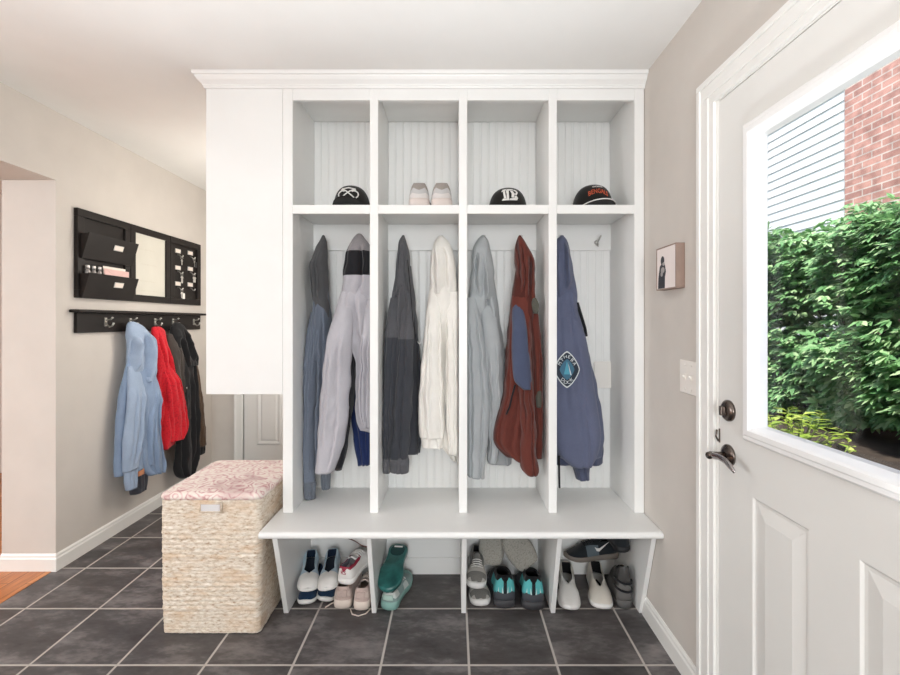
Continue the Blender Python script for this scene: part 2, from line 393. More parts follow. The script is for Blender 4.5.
# lever handle
KZ = 0.903
m = MB(); m.lathe([(0.0335, 0), (0.0335, 0.005), (0.030, 0.009), (0.024, 0.011), (0.018, 0.015), (0.0, 0.0155)], (X0, KY, KZ), (-1, 0, 0), 28); hd = m.build('lever_handle', BRONZE, d1)
m = MB(); m.tube([(X0 - 0.012, KY, KZ), (X0 - 0.035, KY, KZ), (X0 - 0.058, KY, KZ), (X0 - 0.067, KY - 0.004, KZ)], [0.011, 0.0105, 0.012, 0.011], 14); m.build('spindle', BRONZE, hd)
m = MB()
m.grid([[(X0 - 0.055 + 0.007 * math.cos(a) * tx, KY - yy, KZ + zz + 0.011 * tz * math.sin(a)) for a in [2 * PI * k / 12 for k in range(12)]] for yy, zz, tx, tz in ((-0.012, 0, 0.6, 0.5), (-0.008, 0, 1.3, 1.0), (0.01, 0.001, 1.2, 1.0), (0.04, 0.006, 0.9, 0.85), (0.07, 0.004, 0.8, 0.9), (0.095, -0.005, 0.75, 0.95), (0.112, -0.013, 0.6, 0.6), (0.116, -0.015, 0.2, 0.2))], True, True, True, True)
m.build('lever', paint('polished bronze', (176, 170, 170), 0.14, 0.02, metallic=1.0), hd)
m = MB(); m.box(X0 - 0.003, X0, DY1 - 0.005, DY1 - 0.001, 0.93, 0.975); m.tube([(X0 - 0.006, DY1 - 0.005, 0.935), (X0 - 0.013, DY1 - 0.004, 0.95), (X0 - 0.010, DY1 - 0.003, 0.972)], 0.003, 8); m.build('latch_tab', BRONZE, d1)

# ------------------------------------------------------------------ built-in lockers
YF, YB = 2.02, 2.333                                                 # front and back plane of the cubbies
SEAT = 0.456
K = YF / F
sx = lambda x: (x - VX) * K
BAYS = [(sx(292.7), sx(369.8)), (sx(378.2), sx(458.9)), (sx(467.3), sx(548.7)), (sx(557.0), sx(634.5))]
lock = thing('hall_locker', (0.05, 2.2, SEAT), 'tall white built-in locker with four open bays and upper cubbies', 'locker')
TOPZ, SH1, SH0, FR0 = 2.368, 1.853, 1.813, 2.327
def part_box(name, b, bevel=0.0025, parent=lock): return box_obj(name, WHITE, b, parent, bevel)
part_box('side_panel', (sx(282.7), BAYS[0][0], YF, YB + 0.04, SEAT + 0.0005, 2.385))
part_box('side_panel', (BAYS[3][1], XR - 0.002, YF, YB + 0.04, SEAT + 0.0005, 2.385))
for i in range(3): part_box('divider', (BAYS[i][1], BAYS[i + 1][0], YF, YB + 0.005, SEAT + 0.0005, 2.385))
for (a, b), hooks in zip(BAYS, ((0.175, 0.697), (0.225, 0.758), (0.242, 0.757), (0.20, 0.783))):
    m = MB(); m.box(a, b, YF + 0.001, YF + 0.02, SH0, SH1); m.box(a, b, YF + 0.02, YB, SH1 - 0.022, SH1); m.build('shelf', WHITE, lock, 0.0015)
    m = MB(); m.box(a, b, YF + 0.001, YF + 0.02, FR0, 2.385); m.box(a, b, YF + 0.02, YB, TOPZ, TOPZ + 0.016); m.build('top_rail', WHITE, lock, 0.0015)
    # beadboard back with real V grooves
    m = MB(); pitch = (b - a) / 9; pr = []
    for k in range(9):
        x = a + k * pitch
        pr += [(x, YB + 0.003), (x + 0.003, YB), (x + pitch - 0.009, YB), (x + pitch - 0.0075, YB + 0.0025), (x + pitch - 0.0055, YB + 0.0005), (x + pitch - 0.003, YB)]
    pr.append((b, YB + 0.003)); pr += [(b, YB + 0.012), (a, YB + 0.012)]
    m.prism(pr, 'z', SEAT, TOPZ); m.build('beadboard_back', WHITE, lock)
    hr = part_box('hook_rail', (a, b, YB - 0.014, YB + 0.002, 1.693, SH1 - 0.0225), 0.002)
    hr['label'] = 'plain white board that carries the coat hooks'
    for hx in hooks:
        X = a + (b - a) * hx; z = 1.735; y0 = YB - 0.014
        m = MB(); m.lathe([(0.012, 0), (0.012, 0.003), (0.006, 0.006)], (X, y0, z), (0, -1, 0), 14)
        m.tube([(X, y0 - 0.004, z), (X, y0 - 0.02, z - 0.004), (X, y0 - 0.034, z + 0.004), (X + 0.004, y0 - 0.045, z + 0.018), (X + 0.007, y0 - 0.050, z + 0.028)], [0.004, 0.004, 0.004, 0.004, 0.005], 8)
        m.tube([(X, y0 - 0.006, z), (X, y0 - 0.014, z - 0.016), (X, y0 - 0.026, z - 0.022), (X, y0 - 0.033, z - 0.012)], [0.0035, 0.0035, 0.004, 0.0045], 8)
        m.build('coat_hook', NICKEL, hr)
# crown moulding with a mitred left return
CXL = sx(206.0)
crown = [(0, 2.378), (0.006, 2.378), (0.008, 2.386), (0.011, 2.389), (0.012, 2.394), (0.018, 2.400), (0.027, 2.408), (0.033, 2.418), (0.035, 2.424), (0.042, 2.427), (0.044, ZC - 0.001), (0, ZC - 0.001)]
m = MB(); m.grid([[(CXL - p, YB + 0.05, z) for p, z in crown], [(CXL - p, YF - p, z) for p, z in crown], [(XR - 0.001, YF - p, z) for p, z in crown]], True, False, True, True)
cr = m.build('crown_moulding', WHITE, lock); cr['label'] = 'white crown moulding against the ceiling'
part_box('frieze', (CXL + 0.001, XR - 0.002, YF + 0.003, YF + 0.02, 2.385, ZC - 0.001), 0)
# hanging cupboard at the left
cab = thing('wall_cupboard', ((CXL + sx(282.7)) / 2, 2.2, 0.994), 'plain white hanging cupboard left of the locker bays', 'cupboard')
m = MB(); a, b = CXL, sx(282.7) - 0.0006
m.box(a, b, YF + 0.0205, YB + 0.04, 0.994, 2.384); m.build('carcass', WHITE, cab, 0.002)
m = MB(); m.box(a, b, YF, YF + 0.02, 0.994, 2.384); m.build('front_panel', WHITE, cab, 0.002)

# bench under the lockers
bench = thing('storage_bench', (0.05, 2.1, 0), 'white bench with thick rounded seat and open shoe bays under the lockers', 'bench')
m = MB()
YS = 1.83; ST = 0.030; r = 0.0145; pr = [(YB + 0.04, SEAT), (YB + 0.04, SEAT - ST)]
pr += [(YS + r - r * math.cos(t), SEAT - ST / 2 - r * math.sin(t)) for t in [PI / 2 - k * PI / 10 for k in range(11)]]
sl = sx(258) - 0.0  # left end
m.prism(pr, 'x', -0.800, XR - 0.002); m.build('seat', WHITE, bench, 0.002)
for x0, x1 in ((-0.769, -0.747), (-0.3685, -0.3485), (0.038, 0.059), (0.4445, 0.4645), (0.845, 0.8655)):
    m = MB(); m.prism([(1.888, SEAT - ST - 0.0005), (2.024, 0.0), (2.345, 0.0), (2.345, SEAT - ST - 0.0005)], 'x', x0, x1); m.build('leg_panel', WHITE, bench, 0.002)
m = MB(); m.box(-0.747, 0.845, 2.3455, 2.372, 0, SEAT - ST - 0.001); m.build('back_board', WHITE, bench)
m = MB()
for a, b in ((-0.746, -0.369), (-0.348, 0.0375), (0.0595, 0.444), (0.465, 0.8445)): m.box(a, b, 2.335, 2.3455, 0, 0.086)
m.build('skirting', WHITE, bench, 0.002)

# ------------------------------------------------------------------ small fixtures on the right wall
ls = thing('light_switch', (XR, 1.633, 1.118), 'cream double light switch plate beside the door casing', 'light switch')
box_obj('cover_plate', PLASTIC, (XR - 0.006, XR - 0.0003, 1.570, 1.697, 1.058, 1.180), ls, 0.003)
for y in (1.612, 1.656):
    m = MB(); m.box(XR - 0.0095, XR - 0.006, y - 0.0055, y + 0.0055, 1.107, 1.131); t = m.build('switch_surround', PLASTIC, ls, 0.001)
    m = MB(); m.prism([(XR - 0.018, 1.123), (XR - 0.016, 1.128), (XR - 0.0095, 1.124), (XR - 0.0095, 1.112)], 'y', y - 0.0035, y + 0.0035); m.build('toggle', PLASTIC, ls, 0.001)
    for z in (1.075, 1.163):
        m = MB(); m.lathe([(0.0035, 0), (0.0035, 0.0012), (0.002, 0.0018)], (XR - 0.006, y, z), (-1, 0, 0), 10); m.build('screw', PLASTIC, ls)

pf = thing('photo_block', (XR, 1.748, 1.535), 'small wooden box frame with a dark figure on white, on the right wall', 'picture frame')
a, b, z0, z1, t = 1.668, 1.829, 1.450, 1.620, 0.035
WOODF = paint('grey brown wood', (150, 128, 116), 0.6, 0.12, 0.1, 90)
m = MB(); fw = 0.005
m.box(XR - t, XR - 0.0005, a, b, z0, z0 + fw); m.box(XR - t, XR - 0.0005, a, b, z1 - fw, z1); m.box(XR - t, XR - 0.0005, a, a + fw, z0 + fw, z1 - fw); m.box(XR - t, XR - 0.0005, b - fw, b, z0 + fw, z1 - fw)
m.build('frame', WOODF, pf, 0.0012)
pc = box_obj('print', paint('print paper', (236, 226, 222), 0.6, 0.01), (XR - t + 0.002, XR - 0.001, a + fw, b - fw, z0 + fw, z1 - fw), pf)
m = MB()   # the printed figure: dark coat, paler arms, a head (flat print)
def blob(m, cy, cz, ry, rz, mi, n=18, x=XR - t + 0.0016):
    m.mi = mi; vs = [m.bm.verts.new((x, cy + ry * math.cos(2 * PI * k / n), cz + rz * math.sin(2 * PI * k / n))) for k in range(n)]; m._face(vs)
m.mi = 0; m._face([m.bm.verts.new((XR - t + 0.0017, y, z)) for y, z in ((1.815, 1.456), (1.757, 1.456), (1.756, 1.50), (1.748, 1.52), (1.757, 1.548), (1.775, 1.56), (1.80, 1.545), (1.812, 1.50))])
blob(m, 1.777, 1.566, 0.015, 0.018, 0); blob(m, 1.775, 1.528, 0.016, 0.012, 1, x=XR - t + 0.0014); blob(m, 1.768, 1.552, 0.010, 0.007, 1, x=XR - t + 0.0014); blob(m, 1.783, 1.513, 0.010, 0.01, 1, x=XR - t + 0.0014)
m.build('printed_figure', [paint('print ink', (52, 52, 58), 0.6, 0.1), paint('print grey', (176, 170, 168), 0.6, 0.1)], pc, recalc=False)

# blank plate at the back of the fourth bay
p0, p1 = px(594, 388, YB - 0.006), px(615.5, 361.5, YB - 0.006)
cp = box_obj('cover_plate', paint('white plate', (232, 228, 222), 0.5, 0.01), (p0.x, p1.x, YB - 0.013, YB - 0.0005, p0.z, p1.z), lock, 0.003); cp['label'] = 'blank white cover plate on the back of the right bay'
for dz in (0.02, -0.02):
    m = MB(); m.lathe([(0.003, 0), (0.003, 0.001), (0.0015, 0.0015)], ((p0.x + p1.x) / 2 + 0.025, YB - 0.013, (p0.z + p1.z) / 2 + dz * 2), (0, -1, 0), 10); m.build('screw', PLASTIC, cp)

# ------------------------------------------------------------------ left wall: letter pockets, memo board, key board, coat rack
WX = XL                                                               # wall plane; things stick out towards +x
def framed(name, y0, y1, label, cat, fw=0.045, inset=0.012):
    t = thing(name, (WX, (y0 + y1) / 2, 1.46), label, cat)
    z0, z1 = 1.458, 1.960
    m = MB()
    m.box(WX + 0.0005, WX + 0.024, y0, y1, z0, z0 + fw); m.box(WX + 0.0005, WX + 0.024, y0, y1, z1 - fw, z1)
    m.box(WX + 0.0005, WX + 0.024, y0, y0 + fw, z0 + fw, z1 - fw); m.box(WX + 0.0005, WX + 0.024, y1 - fw, y1, z0 + fw, z1 - fw)
    m.build('frame', ESP, t, 0.002)
    return t, (y0 + fw, y1 - fw, z0 + fw, z1 - fw)
lp, q = framed('letter_holder', 2.482, 2.889, 'dark wooden wall letter holder with two slanted pockets', 'letter holder')
box_obj('back_board', ESP, (WX + 0.0005, WX + 0.010, q[0], q[1], q[2], q[3]), lp)
CREAMP = paint('ivory label card', (238, 226, 216), 0.5, 0.01)
for z0, z1 in ((1.682, 1.826), (1.4585, 1.600)):
    m = MB(); y0, y1 = 2.497, 2.889
    xb, xt = WX + 0.026, WX + 0.078; th = 0.009
    m.prism([(xb, z0), (xb + th, z0), (xt, z1), (xt - th, z1)], 'y', y0, y1)              # slanted front (x,z profile)
    m.prism([(xb - 0.0015, z0), (xb, z0), (xt - th, z1 - 0.004), (xb - 0.0015, z1 - 0.004)], 'y', y0, y0 + 0.008)
    m.prism([(xb - 0.0015, z0), (xb, z0), (xt - th, z1 - 0.004), (xb - 0.0015, z1 - 0.004)], 'y', y1 - 0.008, y1)
    pk = m.build('pocket', ESP, lp, 0.0015)
    f = lambda k: xb + th + (xt - xb - th) * k
    zc = z0 + (z1 - z0) * 0.62; hh = 0.016; yc = 2.735
    m = MB(); k0, k1 = (zc - hh - z0) / (z1 - z0), (zc + hh - z0) / (z1 - z0)
    m.prism([(f(k0) + 0.0003, zc - hh), (f(k0) + 0.003, zc - hh), (f(k1) + 0.003, zc + hh), (f(k1) + 0.0003, zc + hh)], 'y', yc - 0.037, yc + 0.037); lh = m.build('label_holder', NICKEL, pk, 0.001)
    m = MB(); k0, k1 = (zc - hh + 0.004 - z0) / (z1 - z0), (zc + hh - 0.004 - z0) / (z1 - z0)
    m.prism([(f(k0) + 0.003, zc - hh + 0.004), (f(k0) + 0.0036, zc - hh + 0.004), (f(k1) + 0.0036, zc + hh - 0.004), (f(k1) + 0.003, zc + hh - 0.004)], 'y', yc - 0.032, yc + 0.032); m.build('label_card', CREAMP, lh)
# what stands in the lower pocket
GREYJ = paint('smoked grey plastic', (150, 144, 140), 0.25, 0.1); LIDJ = paint('silver cap', (206, 202, 198), 0.3, 0.02, metallic=0.7)
for k, y in enumerate((2.533, 2.575, 2.617)):
    t = thing('small_bottle', (WX + 0.045, y, 1.53), ['leftmost of three small grey bottles in the lower letter pocket', 'middle one of three small grey bottles in the lower letter pocket', 'rightmost of three small grey bottles, next to the pink envelope'][k], 'bottle', 'bottles in the letter holder')
    m = MB(); m.lathe([(0.001, 1.545), (0.012, 1.545), (0.0125, 1.55), (0.0125, 1.612), (0.010, 1.618), (0.008, 1.622)], (WX + 0.037, y, 0), n=16); m.build('bottle_body', GREYJ, t)
    m = MB(); m.lathe([(0.011, 1.6225), (0.011, 1.643), (0.009, 1.646), (0.001, 1.646)], (WX + 0.037, y, 0), n=16); m.build('cap', LIDJ, t)
for k, (c, lab, dx, z) in enumerate((((226, 188, 182), 'pale pink envelope in front of others in the lower letter pocket', 0.044, 1.640), ((236, 226, 216), 'cream envelope behind the pink one in the letter pocket', 0.036, 1.655))):
    t = thing('envelope', (WX + dx, 2.74, 1.53), lab, 'envelope')
    m = MB(); m.box(WX + dx - 0.0012, WX + dx + 0.0012, 2.645, 2.845 - k * 0.02, 1.53, z); m.build('envelope_body', paint('envelope %d' % k, c, 0.7, 0.02), t)
    m = MB(); m._face([m.bm.verts.new((WX + dx + 0.0016, y, zz)) for y, zz in ((2.647, z - 0.001), (2.745, z - 0.05), (2.843 - k * 0.02, z - 0.001))]); m.build('flap', paint('envelope flap %d' % k, tuple(int(v * 0.97) for v in c), 0.7, 0.02), t, solid=(0.0006, 0, 0))
mbd, q = framed('memo_board', 2.893, 3.296, 'dark framed cream memo board between letter holder and key board', 'memo board')
mf = box_obj('writing_surface', paint('cream memo paper', (208, 205, 194), 0.45, 0.015), (WX + 0.0005, WX + 0.012, q[0], q[1], q[2], q[3]), mbd)
for k, z in enumerate((1.815, 1.715, 1.60, 1.535)):
    for j in range(3):
        m = MB(); y0 = q[0] + 0.05 + 0.02 * (k % 2); m.box(WX + 0.0121, WX + 0.0124, y0 + j * 0.055, y0 + j * 0.055 + 0.045, z - 0.003, z + 0.003); m.build('faint_writing', paint('faint grey writing', (206, 202, 190), 0.6, 0.02), mf)
kb, q = framed('key_board', 3.300, 3.694, 'dark framed key board with six labelled hooks and keys', 'key board', 0.048)
box_obj('back_board', ESP, (WX + 0.0005, WX + 0.010, q[0], q[1], q[2], q[3]), kb)
KEYM = paint('key steel', (214, 210, 204), 0.3, 0.03, metallic=0.85); KEYW = paint('white key fob', (234, 230, 224), 0.4, 0.01); KEYB = paint('black key fob', (32, 30, 32), 0.4, 0.05)
spots = [(3.405, 1.848), (3.405, 1.720), (3.405, 1.598), (3.565, 1.856), (3.565, 1.730), (3.565, 1.604)]
for i, (y, z) in enumerate(spots):
    xw = WX + 0.010
    m = MB(); m.box(xw, xw + 0.004, y - 0.034, y + 0.034, z, z + 0.032); lh = m.build('label_holder', NICKEL, kb, 0.001)
    m = MB(); m.box(xw + 0.004, xw + 0.0046, y - 0.029, y + 0.029, z + 0.004, z + 0.028); m.build('label_card', CREAMP, lh)
    m = MB(); m.tube([(xw, y, z - 0.012), (xw + 0.014, y, z - 0.016), (xw + 0.026, y, z - 0.030), (xw + 0.036, y, z - 0.030), (xw + 0.042, y, z - 0.016)], 0.0042, 8); m.build('key_hook', NICKEL, kb)
for k, (i, n, mt, lab) in enumerate(((0, 1, KEYM, 'single key on the top left hook of the key board'), (1, 2, KEYM, 'two long keys on the middle left key hook'), (2, 2, KEYW, 'white tagged keys on the bottom left key hook'), (3, 2, KEYB, 'keys with black fob on the top right key hook'), (4, 3, KEYM, 'bunch of keys on the middle right key hook'))):
    y, z = spots[i]; xk = WX + 0.046
    t = thing('key_ring', (xk, y, z - 0.03), lab, 'keys', 'keys on the key board')
    m = MB(); m.tube([(xk - 0.004 , y + 0.013 * math.sin(a), z - 0.036 + 0.013 * math.cos(a)) for a in [2 * PI * j / 16 for j in range(17)]], 0.0014, 6, False); m.build('ring', NICKEL, t)
    for j in range(n):
        dy = (j - (n - 1) / 2) * 0.014; tilt = dy * 1.2
        m = MB(); L = 0.055 if i == 1 else 0.04
        xo = xk - 0.004 + 0.003 * j; top = Vector((xo, y + dy * 0.5, z - 0.052)); dn = Vector((0, tilt, -1)).normalized()
        m.lathe([(0.001, -0.0011), (0.010, -0.0011), (0.010, 0.0011), (0.001, 0.0011)], top + dn * 0.006, (1, 0, 0), 14)
        e = top + dn * (0.014 + L * 0.6)
        m.prism([(top.y + dn.y * 0.013 - 0.0035, top.z + dn.z * 0.013), (top.y + dn.y * 0.013 + 0.0035, top.z + dn.z * 0.013), (e.y + 0.0035, e.z), (e.y, e.z - 0.004), (e.y - 0.0035, e.z)], 'x', xo - 0.001, xo + 0.001)
        m.build('key', KEYM if (mt is KEYM or j) else mt, t)
    if mt is not KEYM:
        m = MB(); m.box(xk + 0.008, xk + 0.014, y - 0.014, y + 0.012, z - 0.10, z - 0.056); m.build('fob', mt, t, 0.003)
ck = thing('coat_rack', (WX, 3.09, 1.32), 'dark wooden wall coat rack with ledge and five double hooks', 'coat rack')
box_obj('board', ESP, (WX + 0.0005, WX + 0.020, 2.482, 3.694, 1.261, 1.375), ck, 0.002)
box_obj('ledge', ESP, (WX + 0.0005, WX + 0.060, 2.450, 3.740, 1.3755, 1.392), ck, 0.004)
for y in (2.684, 2.890, 3.130, 3.330, 3.596):
    x0 = WX + 0.020; z = 1.325
    m = MB(); m.box(x0, x0 + 0.004, y - 0.009, y + 0.009, z - 0.028, z + 0.022)
    m.tube([(x0 + 0.003, y, z + 0.008), (x0 + 0.018, y, z + 0.012), (x0 + 0.034, y, z + 0.014), (x0 + 0.045, y, z + 0.026)], [0.0045, 0.004, 0.0045, 0.0065], 8)
    m.tube([(x0 + 0.003, y, z - 0.004), (x0 + 0.012, y, z - 0.022), (x0 + 0.026, y, z - 0.032), (x0 + 0.042, y, z - 0.026), (x0 + 0.050, y, z - 0.008)], [0.0045, 0.0045, 0.0045, 0.0045, 0.0065], 8)
    m.build('coat_hook', NICKEL, ck)

# ------------------------------------------------------------------ woven hamper
hx0, hx1, hy0, hy1, hz = -1.240, -0.812, 1.882, 2.345, 0.570
ham = thing('laundry_hamper', ((hx0 + hx1) / 2, (hy0 + hy1) / 2, 0), 'tall square woven seagrass hamper with floral padded lid', 'hamper')
m = MB(); NZ = 150; rc = 0.022
def rrect(x0, x1, y0, y1, r, step):
    pts = []
    def seg(a, b):
        n = max(1, int((Vector(b) - Vector(a)).length / step))
        for k in range(n): pts.append((a[0] + (b[0] - a[0]) * k / n, a[1] + (b[1] - a[1]) * k / n, (b[1] - a[1]), -(b[0] - a[0])))
    def arc(cx, cy, a0):
        for k in range(5):
            a = a0 + (PI / 2) * k / 5; pts.append((cx + r * math.cos(a), cy + r * math.sin(a), math.cos(a), math.sin(a)))
    seg((x0 + r, y0), (x1 - r, y0)); arc(x1 - r, y0 + r, -PI / 2); seg((x1, y0 + r), (x1, y1 - r)); arc(x1 - r, y1 - r, 0)
    seg((x1 - r, y1), (x0 + r, y1)); arc(x0 + r, y1 - r, PI / 2); seg((x0, y1 - r), (x0, y0 + r)); arc(x0 + r, y0 + r, PI)
    out = []
    for x, y, nx, ny in pts:
        l = math.hypot(nx, ny); out.append((x, y, nx / l, ny / l))
    return out
per = rrect(hx0 + 0.004, hx1 - 0.004, hy0 + 0.004, hy1 - 0.004, rc, 0.0055)
arc = [0.0]
for p, q_ in zip(per, per[1:]): arc.append(arc[-1] + math.hypot(q_[0] - p[0], q_[1] - p[1]))
slot = lambda x, y, z: y < hy0 + 0.02 and abs(x - (-1.021)) < 0.043 and abs(z - 0.540) < 0.0155
rows = []
for i in range(NZ + 1):
    z = 0.004 + (hz - 0.004) * i / NZ; row = []
    zz = z / hz
    for (x, y, nx, ny), s in zip(per, arc):
        chunky = (0.17 < zz < 0.42) or (0.55 < zz < 0.80)
        if chunky: ph, pw = 0.020, 0.050
        else: ph, pw = 0.0135, 0.017
        r_ = z / ph; k = math.floor(r_); fr = r_ - k
        bulge = math.sqrt(max(0, 1 - (2 * fr - 1) ** 2))
        u_ = s / pw + 0.5 * (k % 2) + (0.35 * fr if chunky else 0)
        d = (0.0045 if chunky else 0.003) * bulge * (0.45 + 0.55 * abs(math.sin(PI * u_))) + 0.0022 * noise.noise(Vector((x * 60, y * 60, z * 60))) + 0.0035 * noise.noise(Vector((x * 7, y * 7, z * 5)))
        taper = -0.006 * (1 - zz) ** 2 + 0.002 * math.sin(PI * zz)
        if slot(x, y, z): d = -0.016
        row.append((x + nx * (d + taper), y + ny * (d + taper), z))
    rows.append(row)
m.grid(rows, True, True, True, True); m.build('basket_body', GRASSW, ham)
m = MB(); m.box(-1.021 - 0.040, -1.021 + 0.040, hy0 - 0.006, hy0 - 0.004, 0.525, 0.554); o = m.build('handle_opening', paint('pale liner cloth', (214, 212, 212), 0.8, 0.02), ham, 0.0015); o['label'] = 'pale handle slot in the front'
m = MB()
for z in (0.522, 0.5575): m.tube([(-1.021 - 0.046, hy0 - 0.002, z), (-1.021, hy0 - 0.004, z), (-1.021 + 0.046, hy0 - 0.002, z)], 0.0042, 8)
for x in (-1.066, -0.976): m.tube([(x, hy0 - 0.002, 0.522), (x, hy0 - 0.002, 0.5575)], 0.0042, 8)
m.build('handle_rim', GRASSW, ham)
m = MB(); lr = []
for ins, z in ((0.02, hz + 0.0005), (-0.002, hz + 0.001), (-0.004, hz + 0.012), (-0.001, hz + 0.024), (0.012, hz + 0.030), (0.05, hz + 0.033), (0.11, hz + 0.036), (0.19, hz + 0.037)):
    pp = rrect(hx0 + ins, hx1 - ins, hy0 + ins, hy1 - ins, max(0.006, 0.03 - max(0, ins) * 0.3), 10)
    N = 160; ptsx = []
    L = [0.0]; c = [(p[0], p[1]) for p in pp] + [(pp[0][0], pp[0][1])]
    for p, q_ in zip(c, c[1:]): L.append(L[-1] + math.hypot(q_[0] - p[0], q_[1] - p[1]))
    j = 0
    for k in range(N):
        s = L[-1] * k / N
        while L[j + 1] < s: j += 1
        f = (s - L[j]) / max(1e-9, L[j + 1] - L[j]); x = c[j][0] + (c[j + 1][0] - c[j][0]) * f; y = c[j][1] + (c[j + 1][1] - c[j][1]) * f
        ptsx.append((x, y, z + (0.0025 * noise.noise(Vector((x * 11, y * 11, 3))) if z > hz + 0.02 else 0)))
    lr.append(ptsx)
m.grid(lr, True, True, True, True); m.build('padded_lid', FLORAL, ham)['label'] = 'padded lid in pink and cream floral cloth'

# ------------------------------------------------------------------ outside the garden door
SOIL = paint('dark bark mulch', (58, 48, 40), 0.95, 0.3, 0.8, 60)
m = MB()
N = 40; gr = []
for i in range(N + 1):
    x = 1.02 + (4.35 - 1.02) * i / N; row = []
    for j in range(N + 1):
        y = -1.5 + 9.0 * j / N
        h = 0.50 * min(1, max(0, (x - 1.05) / 0.45)) + 0.03 * noise.noise(Vector((x * 3, y * 3, 0))) + 0.05 * min(1, max(0, x - 1.5))
        row.append((x, y, h))
    gr.append(row)
m.grid(gr); o = m.build('ground', SOIL); tag(o, 'dark bark mulch bed outside the door, below the hedge', 'ground', None, 'structure')
HX = 4.3
hs = thing('neighbor_house', (HX, 4.8, 0.4), 'neighbouring house with white lap siding and a red brick corner', 'house')
m = MB(); exp_ = 0.108; z = 0.3
SIDE = paint('white lap siding', (226, 229, 227), 0.55, 0.01)
while z < 5.2:
    m.prism([(HX, z), (HX - 0.016, z), (HX - 0.004, z + exp_), (HX, z + exp_)], 'y', 4.835, 11.0); z += exp_
m.box(HX, HX + 0.3, 4.835, 11.0, 0.3, 5.2); m.build('siding_wall', SIDE, hs)
box_obj('brick_wall', brick_material(), (HX - 0.06, HX + 0.3, 0.5, 4.83, 0.3, 5.2), hs)

def leaf(m, base, d, up, L, W, droop=0.25):
    d = d.normalized(); s = d.cross(up).normalized(); n = s.cross(d)
    v = lambda a, b, c: m.bm.verts.new(base + d * a + s * b + n * c)
    b0 = v(0, 0, 0); l1 = v(L * 0.35, W * 0.5, W * 0.12); r1 = v(L * 0.35, -W * 0.5, W * 0.12); c1 = v(L * 0.4, 0, 0); l2 = v(L * 0.72, W * 0.32, -droop * L * 0.2); r2 = v(L * 0.72, -W * 0.32, -droop * L * 0.2); tip = v(L, 0, -droop * L * 0.5)
    m._face([b0, l1, c1], True); m._face([b0, c1, r1], True); m._face([l1, l2, c1], True); m._face([r1, c1, r2], True); m._face([l2, tip, c1], True); m._face([c1, tip, r2], True)
def shrub(name, center, rx, ry, rz, n, seed, mat_, label, L=(0.065, 0.10), lobes=5, group=None, face=(-1, -0.35, 0.35), zmin=0.64):
    rnd = random.Random(seed); base = Vector((center[0], center[1], 0.5))
    t = thing(name, base, label, 'shrub', group); c = Vector(center)
    m = MB()
    for _ in range(n):
        while True:
            q = Vector((rnd.gauss(0, 1), rnd.gauss(0, 1), rnd.gauss(0, 1))).normalized()
            if q.dot(Vector(face)) > -0.25: break
        rr = rnd.uniform(0.82, 1.03) if rnd.random() < 0.7 else rnd.uniform(0.5, 0.82)
        e = 0.55                                                        # boxy, hedge-like crown
        qq = Vector([math.copysign(abs(k) ** e, k) for k in q]); 
        p = c + Vector((qq.x * rx, qq.y * ry, qq.z * rz)) * rr
        p += Vector([noise.noise(p * 2.3 + Vector((9 * k, 0, 0))) for k in range(3)]) * 0.16
        if p.z < zmin + 0.12 * noise.noise(Vector((p.y * 2, 0, seed))): continue
        out = Vector((q.x * 0.8 + rnd.uniform(-.5, .5), q.y * 0.8 + rnd.uniform(-.5, .5), rnd.uniform(-0.35, 0.35))).normalized()
        up = (Vector((0, 0, 1)) + q * 0.7 + Vector((rnd.uniform(-.3, .3), rnd.uniform(-.3, .3), 0))).normalized()
        s = out.cross(up).normalized()
        for k in range(lobes):
            a = (k - (lobes - 1) / 2) * 0.62
            d = out * math.cos(a) + s * math.sin(a) + Vector((0, 0, -0.22))
            l = rnd.uniform(*L) * (1 - 0.12 * abs(k - (lobes - 1) / 2))
            leaf(m, p, d, up, l, l * 0.42)
    m.build('foliage', mat_, t, recalc=False)
    m = MB()
    for k in range(7):
        a = rnd.uniform(0, 2 * PI); r_ = rnd.uniform(0.02, 0.18)
        p0 = Vector((c.x + r_ * math.cos(a), c.y + r_ * math.sin(a) * 1.5, 0.49)); p2 = c + Vector((rnd.uniform(-.6, .6) * rx, rnd.uniform(-.7, .7) * ry, rnd.uniform(0, .5) * rz))
        m.tube([p0, p0.lerp(p2, .5) + Vector((0, 0, .12)), p2], [0.014, 0.010, 0.005], 6)
    m.build('stems', paint('bark', (74, 58, 46), 0.9, 0.2), t)
    return t
LEAF = leaf_material('hedge leaves', (96, 146, 92), (138, 184, 124), (188, 214, 164))
LEAF2 = leaf_material('lime leaves', (140, 170, 60), (176, 198, 84), (208, 218, 122))
shrub('hedge_shrub', (3.12, 4.60, 1.30), 0.60, 0.95, 0.76, 6500, 1, LEAF, 'leafy green hedge shrub in front of the white siding', group='hedge shrubs')
shrub('hedge_shrub', (3.10, 3.35, 1.33), 0.58, 0.85, 0.78, 7000, 2, LEAF, 'leafy green hedge shrub in front of the brick corner', group='hedge shrubs')
shrub('hedge_shrub', (3.05, 2.15, 1.36), 0.58, 0.80, 0.80, 6000, 3, LEAF, 'leafy green hedge shrub at the right edge of the view', group='hedge shrubs')
shrub('hedge_shrub', (3.75, 4.1, 1.22), 0.42, 1.0, 0.72, 3500, 4, LEAF, 'rear hedge shrub close against the siding, behind the others', group='hedge shrubs')
